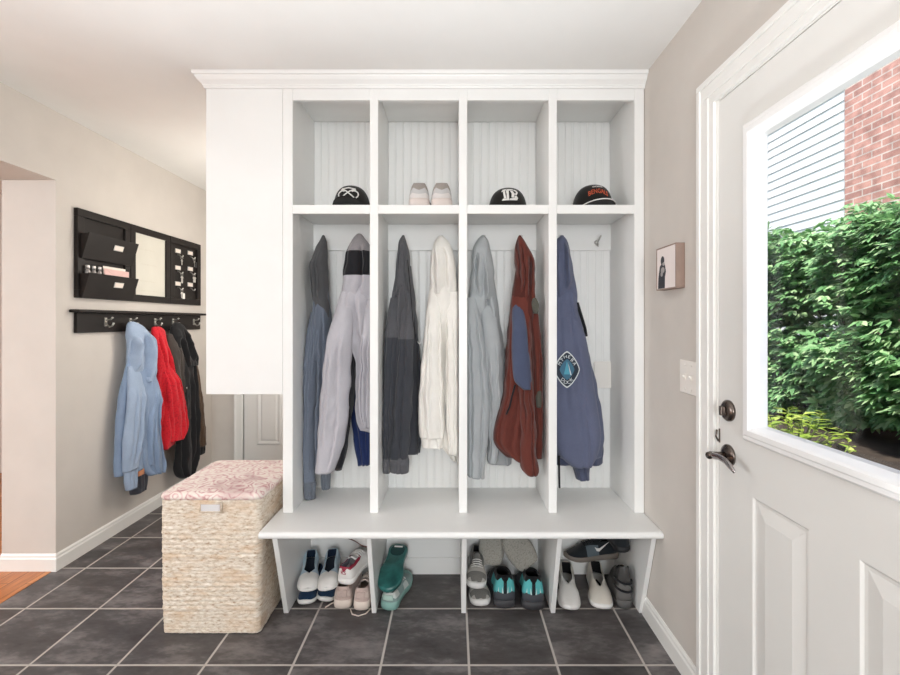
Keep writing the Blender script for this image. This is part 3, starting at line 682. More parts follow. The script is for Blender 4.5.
def low_plant(x, y, h, n, seed, label):
    rnd = random.Random(seed); t = thing('groundcover_plant', (x, y, 0.5), label, 'plant', 'lime plants in the mulch')
    m = MB(); st = MB()
    for k in range(n):
        a = rnd.uniform(0, 2 * PI); r_ = rnd.uniform(0.03, 0.26)
        top = Vector((x + r_ * math.cos(a), y + r_ * math.sin(a), 0.5 + h * rnd.uniform(0.45, 1)))
        st.tube([(x + r_ * 0.2 * math.cos(a), y + r_ * 0.2 * math.sin(a), 0.49), top], 0.003, 5)
        for j in range(5):
            b = rnd.uniform(0, 2 * PI); l = rnd.uniform(0.05, 0.09)
            leaf(m, top - Vector((0, 0, 0.012 * j)), Vector((math.cos(b), math.sin(b), 0.35)), Vector((0, 0, 1)), l, l * 0.45)
    m.build('leaves', LEAF2, t, recalc=False); st.build('stalks', paint('green stalk', (110, 130, 60), 0.7, 0.1), t)
low_plant(2.15, 2.80, 0.27, 34, 11, 'lime green low plant in the mulch at the left of the glass')
low_plant(1.95, 2.40, 0.20, 18, 12, 'smaller lime green plant just behind the lower glass edge')
low_plant(1.75, 1.86, 0.20, 14, 13, 'lime green sprig low in the glass near its right side')

# ------------------------------------------------------------------ sun, plus unseen lamps and fills added to even the light
def unseen_ceiling_lamp(x, y, energy, color, label, drop=0.30):
    t = thing('unseen_ceiling_light', (x, y, ZC), label, 'ceiling light')
    m = MB(); m.lathe([(0.001, ZC), (0.07, ZC), (0.07, ZC - 0.02), (0.012, ZC - 0.03), (0.010, ZC - drop + 0.085)], (x, y, 0), n=24); m.build('stem', NICKEL, t)
    m = MB(); m.lathe([(0.001, ZC - drop + 0.09)] + [(0.11 * math.sin(PI * k / 12), ZC - drop + 0.09 * math.cos(PI * k / 12)) for k in range(1, 12)] + [(0.001, ZC - drop - 0.09)], (x, y, 0), n=32)
    m.build('glass_globe', emit('lamp glow %s' % label[-8:], color + (1,), energy), t)
unseen_ceiling_lamp(-0.55, 0.35, 3, (0.97, 0.985, 1.0), 'round globe ceiling light in the entry')  # fixture out of view, added where shadows suggest overhead light
unseen_ceiling_lamp(-1.42, 3.05, 19, (1.0, 0.94, 0.85), 'round globe ceiling light in the passage', 0.6)  # fixture hidden by the cupboard, added where wall shadows suggest a lamp
unseen_ceiling_lamp(-1.2, -1.3, 12, (0.97, 0.985, 1.0), 'round globe ceiling light near the rear wall')  # unseen globe, added only to brighten the room
def uplighter(x, y, energy, label, h=0.42):  # invented lamp below the frame, added to brighten the ceiling
    t = thing('added_fill_lamp', (x, y, 0), label, 'added fill lamp')
    m = MB(); m.lathe([(0.001, 0.001), (0.10, 0.001), (0.10, 0.02), (0.02, 0.03), (0.02, h - 0.20)], (x, y, 0), n=32); m.build('stand', BRONZE, t)
    m = MB(); m.lathe([(0.02, h - 0.20), (0.09, h - 0.19), (0.095, h - 0.12), (0.095, h)], (x, y, 0), n=40, cap=False); m.build('can_shade', BRONZE, t, solid=(0.004, -1, 0))
    l = light('added_fill_bulb', 'SPOT', (x, y, h), energy, (0.93, 0.97, 1.0), rot=(PI, 0, 0)); l.data.spot_size = math.radians(84); l.data.spot_blend = 0.6; l.data.shadow_soft_size = 0.08
UP = 70
uplighter(-1.45, 0.55, UP, 'added unseen can uplighter on the floor near the side opening')
uplighter(-0.45, 0.60, UP, 'added unseen can uplighter on the floor in front of the lockers')
uplighter(0.45, 0.60, UP, 'added unseen can uplighter on the floor by the garden door')
light('added_passage_fill', 'AREA', (-0.78, 3.15, 1.35), 16, (1.0, 0.95, 0.89), (0.9, 1.3), target=(-2.1, 3.1, 1.2))  # no window in this wall; area light added to fill the passage
light('added_rear_fill', 'AREA', (0.0, REAR + 0.05, 1.4), 100, (0.93, 0.97, 1.0), (1.3, 1.7), target=(-0.2, 3, 1.15))  # soft fill added behind the camera; rear wall has no window
light('added_side_room_fill', 'AREA', (LROOM + 0.05, 0.2, 1.4), 140, (0.93, 0.97, 1.0), (2.6, 1.8), target=(0, 0.6, 1.2))  # unseen fill put in to brighten the room from the left; no opening there
s_ = light('sun', 'SUN', (-6, 0, 12), 6.8, (1.0, 0.96, 0.9)); s_.data.angle = math.radians(3)
s_.rotation_euler = (Vector((0.50, 0.70, -1.25))).to_track_quat('-Z', 'Y').to_euler()

scene.view_settings.view_transform = 'Standard'; scene.view_settings.look = 'None'; scene.view_settings.gamma = 1.0
scene.view_settings.exposure = -0.12; scene.view_settings.use_curve_mapping = False
scene.cycles.max_bounces = 10; scene.cycles.diffuse_bounces = 6; scene.cycles.transparent_max_bounces = 12
#__GARMENTS__

# ------------------------------------------------------------------ hanging clothes
def spline(ts, vs, t):
    """monotone-ish Catmull-Rom through (ts, vs)"""
    n = len(ts)
    if t <= ts[0]: return vs[0]
    if t >= ts[-1]: return vs[-1]
    i = 0
    while ts[i + 1] < t: i += 1
    h = ts[i + 1] - ts[i]; u = (t - ts[i]) / h
    def slope(k):
        if k == 0: return (vs[1] - vs[0]) / (ts[1] - ts[0])
        if k == n - 1: return (vs[-1] - vs[-2]) / (ts[-1] - ts[-2])
        a = (vs[k] - vs[k - 1]) / (ts[k] - ts[k - 1]); b = (vs[k + 1] - vs[k]) / (ts[k + 1] - ts[k])
        return 0 if a * b <= 0 else 2 * a * b / (a + b)
    m0, m1 = slope(i) * h, slope(i + 1) * h
    return (2*u**3 - 3*u**2 + 1) * vs[i] + (u**3 - 2*u**2 + u) * m0 + (-2*u**3 + 3*u**2) * vs[i+1] + (u**3 - u**2) * m1

class Locker:
    """frame of a garment hanging in a bay: u across, n towards the room"""
    def __init__(s, Y, bay=None): s.Y = Y; s.bay = bay
    def uz(s, x, y): return (x - VX) * s.Y / F, CH - (y - VY) * s.Y / F
    def at(s, u, n, z):
        if s.bay is not None:
            a, b = BAYS[s.bay]; u = min(max(u, a + 0.004), b - 0.004)
        return (u, min(s.Y - n, YB - 0.017), z)
class LeftWall:
    def __init__(s, X): s.X = X
    def uz(s, x, y):
        u = s.X * F / (x - VX); return u, CH - (y - VY) * u / F
    def at(s, u, n, z): return (max(s.X + n, XL + 0.004), u, z)

def tube_cloth(m, fr, rows, d, seed, nf=5, amp=0.010, n=96, mr=72, wr=0.0055, noff=0.0, dtop=0.35, hem=0.0, folds=None, back=0.35, sq=0.85, fw=(0.06, 0.16), mats=None, tmin=0.12):
    """closed cloth tube through silhouette rows (y, left, right[, depth factor]) with drape folds; hem turned in at the bottom"""
    rnd = random.Random(seed)
    ys = [r[0] for r in rows]; xl = [r[1] for r in rows]; xr = [r[2] for r in rows]; df = [(r[3] if len(r) > 3 else 1.0) for r in rows]
    if folds is None:
        folds = []
        for k in range(nf):
            s0 = -0.8 + 1.6 * (k + 0.5) / nf + rnd.uniform(-.22, .22)
            if k % 2 and nf > 3: continue
            sl_ = rnd.uniform(-.45, .45); ta, tb = rnd.uniform(0.0, 0.35), rnd.uniform(0.7, 1.4)
            folds.append((s0, sl_, rnd.uniform(0.07, 0.13), -2.4 * amp * rnd.uniform(0.4, 1.25), ta, tb))
            folds.append((s0 + rnd.uniform(.15, .24), sl_, rnd.uniform(0.14, 0.30), 1.9 * amp * rnd.uniform(0.3, 1.1), ta, tb))
    rings = []; T = []
    for i in range(mr + 1):
        t = i / mr; y = ys[0] + (ys[-1] - ys[0]) * t
        a, b = spline(ys, xl, y), spline(ys, xr, y); k = spline(ys, df, y)
        uL, zL = fr.uz(a, y); uR, zR = fr.uz(b, y)
        cu, w_, z0 = (uL + uR) / 2, abs(uR - uL) / 2, (zL + zR) / 2
        dd = d * k * (dtop + (1 - dtop) * min(1, t / 0.22) ** 0.7); dd = min(dd, max(0.012, w_ * 1.5))
        ring = []
        for j in range(n):
            th = 2 * PI * j / n; c, s_ = math.cos(th), math.sin(th)
            S = math.copysign(abs(c) ** sq, c); N = math.copysign(abs(s_) ** 0.85, s_)
            disp = 0
            for (f0, sl, fwid, fa, t0, t1) in folds:
                e = min(1, max(0, (t - t0) / 0.12)) * min(1, max(0, (t1 - t) / 0.12))
                if e > 0: disp += fa * e * math.exp(-abs((S - f0 - sl * (t - 0.5) - 0.16 * noise.noise(Vector((t * 3.5, seed, f0 * 9)))) / fwid) ** 1.25)
            g = abs(N) ** 0.5 * (1 if N > 0 else back) * min(1, max(0, t) / tmin)
            u = cu + w_ * S
            wv = Vector((u * 13, z0 * 6, seed * 3.7)); wv2 = Vector((u * 38, z0 * 26, seed * 1.3))
            ripple = (noise.noise(wv) * 2.0 + noise.noise(wv2) * 0.8) * wr
            nn = noff * (1 if dtop >= 1 else 0.3 + 0.7 * min(1, t / 0.3) ** 1.5) + dd * N + (disp + ripple) * (1 if N > 0 else -1) * g
            u += noise.noise(Vector((z0 * 14, seed, N))) * wr * 1.2 * min(1, t * 4)
            ring.append(fr.at(u, nn, z0 - hem * S * t ** 3 + 0.5 * wr * noise.noise(Vector((u * 20, seed, 0))) * t))
        rings.append(ring); T.append(t)
    c = [sum(p[q] for p in rings[-1]) / n for q in range(3)]
    inner = [[(c[0] + (p[0] - c[0]) * k, c[1] + (p[1] - c[1]) * k, p[2] + dz) for p in rings[-1]] for k, dz in ((0.96, 0.001), (0.93, 0.008), (0.85, 0.03))]
    ctop = [sum(p[q] for p in rings[0]) / n for q in range(3)]
    top = [[(ctop[0] + (p[0] - ctop[0]) * 0.5, ctop[1] + (p[1] - ctop[1]) * 0.5, p[2] + 0.003) for p in rings[0]]]
    allr = top + rings + inner
    R = [[m.bm.verts.new(p) for p in r] for r in allr]
    for q, (A, B) in enumerate(zip(R, R[1:])):
        tt = T[min(max(q - 1, 0), len(T) - 1)]
        mi = m.mi
        if mats: mi = mats(tt)
        for j in range(n):
            f = m._face([A[j], A[(j + 1) % n], B[(j + 1) % n], B[j]], True)
            if f and mats: f.material_index = mi
    m._face(R[0][::-1], True); m._face(R[-1], True)
def cloth(name, mat_, parent, fr, rows, d, seed, label=None, **kw):
    m = MB(); tube_cloth(m, fr, rows, d, seed, **kw)
    o = m.build(name, mat_, parent)
    if label: o['label'] = label
    return o
def strip(name, mat_, parent, fr, pts, r, label=None):
    """a cord, zip or seam: pts (x, y, n)"""
    m = MB(); P = []
    for x, y, n in pts:
        u, z = fr.uz(x, y); P.append(fr.at(u, n, z))
    m.tube(P, r, 6); o = m.build(name, mat_, parent)
    if label: o['label'] = label
    return o

CHAR = fabric('charcoal jersey', (88, 88, 90), (62, 62, 64))
BLUEG = fabric('blue grey fleece', (112, 120, 134), (98, 106, 120), aniso=(1, 1, .35))
HEA = fabric('heather grey fleece', (180, 178, 184), (164, 162, 168))
HEAD = fabric('dark heather fleece', (138, 134, 136), (108, 105, 108))
BLK = fabric('black cloth', (30, 30, 34), (18, 18, 21))
NAVY = fabric('navy cloth', (44, 58, 104), (28, 38, 72))
DGRY = fabric('dark grey softshell', (66, 68, 74), (50, 52, 57), heather=.08)
MGRY = fabric('marled charcoal knit', (94, 94, 98), (66, 66, 70))
OFFW = fabric('off white fleece', (236, 233, 227), (226, 223, 216), heather=.03)
LGRY = fabric('light grey fleece', (182, 186, 188), (168, 172, 174), heather=.05)
LGR2 = fabric('light grey rib', (164, 168, 170), (140, 144, 146), heather=.05, aniso=(3, 3, .3))
RUST = fabric('rust red softshell', (100, 50, 42), (84, 42, 35), heather=.08)
RUSTD = fabric('dark rust softshell', (82, 41, 35), (68, 34, 29), heather=.08)
STEEL = fabric('steel blue panel', (74, 82, 106), (58, 64, 84), heather=.08)
SLATE = fabric('slate blue fleece', (96, 102, 126), (82, 88, 110), heather=.08)
SLATD = fabric('dark slate rib', (78, 84, 106), (60, 66, 84), aniso=(3, 3, .3))
OLIV = fabric('grey olive toggle cloth', (86, 86, 78), (66, 66, 60))

WS_TICK = paint('white print', (232, 231, 228), 0.6, 0.02)
# --- bay 1: charcoal and blue-grey jacket, heather hoodie, navy top behind it
f1 = Locker(2.235, 0); b0 = BAYS[0]
def coat(name, fr, x, y, label, cat, group=None):
    u, z = fr.uz(x, y); return thing(name, fr.at(u, 0, z), label, cat, group)
g = coat('hooded_jacket', f1, 318, 492, 'charcoal jacket with blue-grey lower half, leftmost in the first bay', 'jacket')
cloth('hood', CHAR, g, f1, [(236, 322.4, 324.8), (241, 320.5, 326.5), (248, 316.8, 327), (258, 313.8, 327.4), (268, 311.6, 327.8), (276, 312.2, 328), (284, 313.2, 328.4), (302, 314.6, 329.2, .8), (323, 318, 330.2, .45)], 0.058, 21, nf=4, amp=0.012, noff=0.012, label='plain charcoal hood and shoulder')
cloth('body', BLUEG, g, f1, [(290, 314.5, 328.4), (305, 313.5, 329.6), (322, 312.6, 330.8), (345, 310.6, 331.5), (370, 309, 331.5), (400, 308, 331), (440, 307.5, 330), (466, 309, 329)], 0.072, 22, nf=7, amp=0.014, fw=(.05, .12), label='blue-grey lower body')
s1 = cloth('sleeve', BLUEG, g, f1, [(312, 312, 320), (330, 309.5, 321), (360, 307, 320.4), (400, 305.4, 319.5), (440, 305.6, 318.6), (477, 306.8, 318.6)], 0.036, 23, nf=4, amp=0.008, noff=0.055)
cloth('cuff', fabric('grey rib', (112, 118, 128), (86, 92, 100), aniso=(3, 3, .3)), s1, f1, [(476, 307.4, 318.6), (481, 306.8, 319), (494, 308.6, 319.2)], 0.026, 24, nf=3, amp=0.003, noff=0.055, mr=14, dtop=1)
s2 = cloth('sleeve', BLUEG, g, f1, [(330, 322, 331), (380, 321, 332), (430, 321.5, 332), (471, 322.4, 331.6)], 0.03, 25, nf=4, amp=0.007, noff=0.02)
cloth('cuff', fabric('grey rib', (112, 118, 128)), s2, f1, [(470, 322.6, 331.4), (476, 322.6, 332), (487, 323.4, 331.4)], 0.024, 26, nf=3, amp=0.003, noff=0.02, mr=14, dtop=1)
f1 = Locker(2.175, 0)
g = coat('hooded_sweatshirt', f1, 350, 466, 'heather grey hoodie with broad black band round its hood', 'hoodie')
def hoodmats(t): return 0 if t < 0.27 else (1 if t < 0.63 else 2)
cloth('hood', [HEAD, BLK, HEA], g, f1, [(234.5, 357, 362), (239, 353.6, 365.5), (245, 350.6, 370), (256, 346.8, 374.5), (268, 344.6, 376), (280, 343.6, 376, .9), (300, 341.5, 376, .35)], 0.066, 31, nf=4, amp=0.010, noff=0.01, mats=hoodmats, label='hood in grey with a broad black band')
cloth('body', HEA, g, f1, [(268, 346, 376), (300, 341, 376), (325, 343, 376.4), (345, 350, 376.4), (365, 355.5, 376.4), (385, 355.5, 376.4), (405, 354.5, 376.4), (420, 357, 376.4), (430, 361, 376.4)], 0.058, 32, nf=6, amp=0.020, fw=(.05, .13), noff=-0.018, hem=0.012)
s1 = cloth('sleeve', HEA, g, f1, [(292, 342, 353), (310, 337, 355), (330, 332, 355.5), (360, 328, 354.5), (385, 325.4, 353.5), (410, 323.4, 352), (440, 321.6, 347), (458, 320.8, 341.5), (467, 320.4, 338.4)], 0.048, 33, nf=4, amp=0.006, noff=0.062, hem=-0.002)
cloth('side_panel', BLK, s1, f1, [(340, 351, 356), (360, 350.5, 358), (378, 350.5, 357), (395, 349.5, 356), (420, 347, 352.5), (445, 342.5, 349), (466, 337.2, 344.4)], 0.030, 34, nf=2, amp=0.003, noff=0.045, mr=24)  # black side stripe; its upper end stands in for the shaded sleeve gap
cloth('sleeve', HEA, g, f1, [(300, 364, 376.4), (330, 364, 376.4), (360, 363, 376.4), (390, 360, 376.4), (412, 362, 376.4), (424, 366, 376.4)], 0.04, 35, nf=4, amp=0.010, noff=0.05)
f1b = Locker(2.285, 0)
g = coat('navy_top', f1b, 362, 465, 'navy blue garment hanging behind the heather grey hoodie', 'top')
cloth('body', NAVY, g, f1b, [(262, 356, 372), (300, 350, 377), (360, 349, 377), (400, 350, 377), (430, 353, 377), (450, 355.5, 377), (464, 358, 374)], 0.034, 36, nf=5, amp=0.008, hem=-0.006)

# --- bay 2: dark zip jacket, white hoodie
f2 = Locker(2.215, 1)
g = coat('zip_jacket', f2, 403, 467, 'dark charcoal two-tone zip jacket in the second bay', 'jacket')
cloth('hood', MGRY, g, f2, [(236, 402, 404.6), (242, 399, 406.6), (250, 397.8, 408.4), (262, 397, 410.2), (276, 395.4, 412, .9), (296, 392.6, 413.8, .35)], 0.06, 41, nf=4, amp=0.012, noff=0.012, label='marled charcoal hood')
cloth('body', [MGRY, DGRY], g, f2, [(266, 397, 411), (292, 392.6, 414), (306, 390, 415.6), (333, 387.2, 417.6), (360, 385.4, 420.4), (385, 384.6, 421.6), (420, 383.4, 421), (442, 385, 420.8), (453, 386, 420.2)], 0.060, 42, nf=7, amp=0.016, fw=(.05, .12), noff=-0.018, mats=lambda t: 0 if t < 0.358 else 1)
s1 = cloth('sleeve', [MGRY, DGRY], g, f2, [(298, 391, 401), (315, 388.6, 402), (334, 386.8, 402), (380, 384.6, 399.5), (420, 383.4, 396.5), (454, 384, 392.6)], 0.04, 43, nf=4, amp=0.008, noff=0.058, mats=lambda t: 0 if t < 0.24 else 1)
cloth('cuff', MGRY, s1, f2, [(452.5, 384, 392.6), (458, 383.8, 392.8), (468.5, 385.2, 392.4)], 0.028, 44, nf=2, amp=0.003, noff=0.056, mr=14, dtop=1)
s2 = cloth('sleeve', [MGRY, DGRY], g, f2, [(300, 400, 412), (318, 400.5, 414.5), (340, 399, 414.5), (380, 396, 414), (420, 393.5, 412), (454, 391.8, 409.8)], 0.04, 45, nf=4, amp=0.009, noff=0.066, mats=lambda t: 0 if t < 0.24 else 1)
cloth('cuff', MGRY, s2, f2, [(452.5, 391.8, 409.8), (458, 391.4, 410), (467.5, 392.4, 409.6)], 0.032, 46, nf=2, amp=0.003, noff=0.066, mr=14, dtop=1)
strip('zip', BLK, g, f2, [(409, 262, 0.075), (412, 290, 0.085), (414.5, 320, 0.09), (418.5, 345, 0.08), (419.5, 400, 0.08), (418.5, 450, 0.078)], 0.0022, 'thin black zip')
strip('chest_tick', WS_TICK, g, f2, [(418.6, 341.0, 0.062), (420.2, 343.4, 0.062), (423.0, 340.8, 0.058)], 0.0022, 'tiny white tick on the chest')
f2b = Locker(2.215, 1)
g = coat('hooded_sweatshirt', f2b, 440, 462, 'white hoodie in the second bay beside the dark zip jacket', 'hoodie')
cloth('hood', OFFW, g, f2b, [(236.5, 438.6, 443.6), (241, 435, 447.5), (250, 432, 452), (262, 430.6, 454.6), (272, 430.2, 456, .9), (294, 430, 457, .35)], 0.064, 51, nf=4, amp=0.014, noff=0.012)
cloth('body', OFFW, g, f2b, [(264, 431, 455), (295, 429, 457.6), (315, 428, 458.2), (350, 426, 458.4), (385, 424, 458.4), (420, 425, 458.4), (440, 432, 458.4), (452, 444, 458.4), (462, 452, 458.6)], 0.058, 52, nf=6, amp=0.020, fw=(.05, .13), noff=-0.018, hem=0.006)
s1 = cloth('sleeve', OFFW, g, f2b, [(290, 429.6, 440), (310, 427, 441.5), (350, 423.4, 443), (385, 420.4, 444), (405, 419, 444.5), (422, 418.6, 444.5), (434, 420.6, 444)], 0.044, 53, nf=5, amp=0.012, noff=0.055)
cloth('cuff', OFFW, s1, f2b, [(433, 421.6, 444), (437, 422.4, 444), (444, 424, 443.4)], 0.036, 54, nf=4, amp=0.006, noff=0.055, mr=12, dtop=1)
s2 = cloth('sleeve', OFFW, g, f2b, [(292, 447, 457.6), (330, 446, 458.6), (380, 446, 458.6), (420, 446.6, 458.6), (450, 449, 458.6)], 0.036, 55, nf=4, amp=0.008, noff=0.058)

# --- bay 3: light grey hoodie, rust red jacket
f3 = Locker(2.245, 2)
g = coat('hooded_sweatshirt', f3, 480, 470, 'light grey hoodie at the left of the third bay', 'hoodie')
cloth('hood', LGRY, g, f3, [(236, 481, 484.6), (241, 476.5, 488), (250, 473, 490.6), (262, 472, 492.6), (278, 471, 494, .9), (300, 470, 496.5, .35)], 0.06, 61, nf=4, amp=0.016, noff=0.012)
cloth('body', LGRY, g, f3, [(266, 472, 492), (300, 469, 497.5), (325, 467, 501), (360, 467, 506), (400, 467, 510), (430, 468, 511), (446, 470, 511.6)], 0.045, 62, nf=5, amp=0.014, fw=(.06, .14), noff=-0.018)
cloth('hem_band', LGR2, g, f3, [(444, 487, 511.6), (452, 487, 512), (463, 490, 511.6)], 0.04, 63, nf=4, amp=0.006, mr=14, dtop=1)
cloth('sleeve', LGRY, g, f3, [(298, 467, 476), (320, 466, 481), (360, 466, 486), (400, 466, 489), (430, 466, 487.6), (452, 466, 485), (472, 466, 483.6)], 0.044, 64, nf=4, amp=0.008, noff=0.056, hem=0.008)
cloth('sleeve', LGRY, g, f3, [(306, 480, 494), (330, 482, 499), (370, 484, 502), (410, 487, 503), (440, 488, 500), (459, 487, 497)], 0.04, 65, nf=4, amp=0.008, noff=0.04)
f3b = Locker(2.135, 2)
g = coat('softshell_jacket', f3b, 519, 468, 'rust red jacket with steel blue elbow panel in the third bay', 'jacket')
cloth('hood', RUST, g, f3b, [(236, 518.4, 521), (241, 516.4, 524.4), (250, 515, 529), (262, 514.8, 534), (270, 516, 534.6), (280, 516, 534, .9), (302, 513, 535, .4)], 0.058, 71, nf=5, amp=0.018, noff=0.0, fw=(.07, .15))
cloth('body', RUSTD, g, f3b, [(268, 516, 534), (300, 511.5, 536), (325, 509, 538.6), (350, 507, 540.8), (390, 504, 541.6), (410, 499.6, 542.4), (425, 495.6, 542.6), (440, 493.4, 542.6), (450, 498, 542.4), (457, 505, 542)], 0.06, 72, nf=7, amp=0.018, fw=(.05, .12), noff=-0.03)
cloth('front_panel', RUST, g, f3b, [(296, 512, 524), (320, 509.6, 524), (350, 507.6, 524), (390, 504.6, 524), (410, 499.8, 524), (425, 495.6, 525), (440, 493.2, 524), (450, 500, 523), (459, 511, 521.5)], 0.045, 73, nf=4, amp=0.007, noff=0.012, hem=0.012)
s1 = cloth('sleeve', RUST, g, f3b, [(296, 514, 530), (320, 513, 530), (350, 513, 529.4), (390, 517, 531), (420, 518.6, 533.4), (450, 519, 534), (458, 519, 535.4), (466, 520, 536), (470, 523, 534.6)], 0.04, 74, nf=4, amp=0.008, noff=0.05)
cloth('elbow_panel', STEEL, s1, f3b, [(305, 513.5, 520), (309, 511.6, 522.6), (325, 510.4, 524), (345, 509.8, 525.6), (365, 510.4, 528), (378, 512, 528.8), (387, 520, 528)], 0.034, 75, nf=0, wr=0.0015, sq=0.7, noff=0.072, label='steel blue elbow panel')
cloth('sleeve', RUST, g, f3b, [(298, 528, 536), (330, 530, 540), (370, 532, 542.4), (410, 532.6, 542.6), (457, 534.6, 541.6)], 0.034, 76, nf=4, amp=0.008, noff=0.008)
strip('pocket_zip', BLK, g, f3b, [(513.5, 383, 0.062), (510.5, 393, 0.064), (508, 404, 0.064), (504.6, 412, 0.062)], 0.0045, 'dark slanting pocket opening')
m = MB(); tube_cloth(m, f3b, [(299, 531.4, 535), (306, 530.6, 537), (314, 532, 536)], 0.012, 77, nf=2, amp=0.002, noff=0.035, mr=12, n=24, dtop=1); m.build('shoulder_tab', OLIV, g)
m = MB(); tube_cloth(m, f3b, [(390, 535.4, 539.6), (398, 534.6, 541), (406, 535.6, 540)], 0.012, 78, nf=2, amp=0.002, noff=0.035, mr=12, n=24, dtop=1); m.build('cuff_tab', OLIV, g)

# --- bay 4: slate blue hoodie with a round-cornered diamond emblem
f4 = Locker(2.19, 3)
g = coat('hooded_sweatshirt', f4, 580, 475, 'slate blue hoodie with diamond emblem in the right bay', 'hoodie')
cloth('hood', SLATE, g, f4, [(236, 560.4, 563.2), (241, 555, 566), (250, 551, 568.4), (264, 549, 571), (280, 548, 573.8, .9), (306, 548, 577, .35)], 0.062, 81, nf=4, amp=0.016, noff=0.012)
cloth('body', SLATE, g, f4, [(268, 548, 571.5), (306, 548, 577.4), (330, 548, 583), (360, 548, 590.6), (390, 548, 597.6), (412, 548, 601.6), (436, 548, 603), (450, 548, 603), (456, 550, 602)], 0.066, 82, nf=4, amp=0.008, fw=(.1, .2), noff=-0.005)
cloth('hem_band', SLATD, g, f4, [(444, 549, 603.6), (452, 549, 604), (463, 551, 602.8)], 0.06, 83, nf=5, amp=0.006, mr=14, dtop=1, noff=-0.012)
s1 = cloth('sleeve', SLATE, g, f4, [(300, 551, 574), (320, 550, 579), (350, 549, 585), (380, 549, 590), (410, 550, 594.4), (435, 552, 597), (450, 556, 594), (462, 567, 588)], 0.052, 84, nf=3, amp=0.006, noff=0.050, wr=0.003)
cloth('cuff', SLATD, s1, f4, [(459, 568, 587), (466, 571.6, 586.4), (475.5, 573.6, 585.6)], 0.036, 85, nf=4, amp=0.004, noff=0.045, mr=14, dtop=1)
strip('drawstring', BLK, g, f4, [(575.5, 303, 0.03), (578.5, 315, 0.04), (582.5, 328, 0.04), (584, 336, 0.035)], 0.008, 'black strap at the side')
strip('drawcord', BLK, g, f4, [(556, 452, 0.06), (556.5, 470, 0.055), (557, 484, 0.052)], 0.005, 'dark cord hanging from the hem')
# emblem: border, field, teal sail and lettering, all lying on the sleeve front
def emblem(parent, fr, x, y, rx, ry, n0):
    sc = (fr.Y - n0) / F; u0, z0 = (x - VX) * sc, CH - (y - VY) * sc; RX, RZ = rx * sc, ry * sc
    def P(a, b, n=0.0):
        # follows the sleeve's curve away from its middle
        uu = u0 + a * RX; k = (uu - u0 - 0.012) / 0.09
        return fr.at(uu, n0 + n - 0.010 * k * k, z0 + b * RZ)
    def outline(s):
        pts = []
        for k in range(48):
            t = 2 * PI * k / 48; c, q = math.cos(t), math.sin(t)
            r_ = s / (abs(c) ** 1.35 + abs(q) ** 1.35) ** (1 / 1.35); pts.append((r_ * c, r_ * q))
        return pts
    def patch(name, pts, n, mat_, par):
        m = MB(); vs = [m.bm.verts.new(P(a, b, n)) for a, b in pts]; c = m.bm.verts.new(P(sum(a for a, b in pts) / len(pts), sum(b for a, b in pts) / len(pts), n))
        for k in range(len(vs)): m._face([vs[k], vs[(k + 1) % len(vs)], c])
        return m.build(name, mat_, par, solid=(0.0008, 0, 0))
    WH = paint('emblem white', (206, 212, 214), 0.7, 0.02); DK = paint('emblem dark', (34, 44, 58), 0.8, 0.03); TE = paint('emblem teal', (74, 150, 172), 0.7, 0.05)
    e = patch('emblem', outline(1.0), 0.0, WH, parent); e['label'] = 'diamond emblem, dark with white edge and teal sail'
    patch('emblem_field', outline(0.92), 0.0012, DK, e); patch('emblem_inner', outline(0.56), 0.0024, paint('emblem inner', (60, 104, 128), 0.8, 0.05), e)
    patch('sail', [(-0.02, 0.46), (0.22, -0.26), (-0.24, -0.26)], 0.0034, TE, e); patch('sail_edge', [(0.05, 0.40), (0.34, -0.30), (0.25, -0.30)], 0.0036, WH, e)
    for word, top in (('MTHEBA', 1), ('DOCK', -1)):
        nL = len(word)
        for k, chr_ in enumerate(word):
            a = PI / 2 - top * (k - (nL - 1) / 2) * (0.42 if top > 0 else 0.36) if top > 0 else -PI / 2 + (k - (nL - 1) / 2) * 0.36
            c, q = math.cos(a), math.sin(a); r_ = 0.74 / (abs(c) ** 1.35 + abs(q) ** 1.35) ** (1 / 1.35)
            letter(chr_, lambda lx, lz, c=c, q=q, r_=r_, a=a: P(r_ * c + (lx * math.sin(a) * top + lz * c * top) * 1.35, r_ * q + (-lx * c * top + lz * q * top) * 0.8, 0.0042), 0.30, WH, e)
def text_mesh(s, size):
    cu = bpy.data.curves.new('t', 'FONT'); cu.body = s; cu.size = size; cu.align_x = 'CENTER'; cu.align_y = 'CENTER'; cu.resolution_u = 3
    o = bpy.data.objects.new('t', cu); col.objects.link(o); dg = bpy.context.evaluated_depsgraph_get(); dg.update()
    me = bpy.data.meshes.new_from_object(o.evaluated_get(dg)); bpy.data.objects.remove(o); bpy.data.curves.remove(cu); return me
def letter(s, fn, size, mat_, parent, name='lettering', subdiv=0, thick=0.0008):
    me = text_mesh(s, size)
    bm = bmesh.new(); bm.from_mesh(me)
    if subdiv:
        bmesh.ops.triangulate(bm, faces=bm.faces[:]); bmesh.ops.subdivide_edges(bm, edges=bm.edges[:], cuts=subdiv, use_grid_fill=True)
    for v in bm.verts: v.co = Vector(fn(v.co.x, v.co.y))
    m = MB(); m.bm.free(); m.bm = bm; o = m.build(name, mat_, parent, solid=(thick, 0, 0)); bpy.data.meshes.remove(me); return o
emblem(s1, f4, 567.0, 369.5, 13.0, 18.5, 0.110)

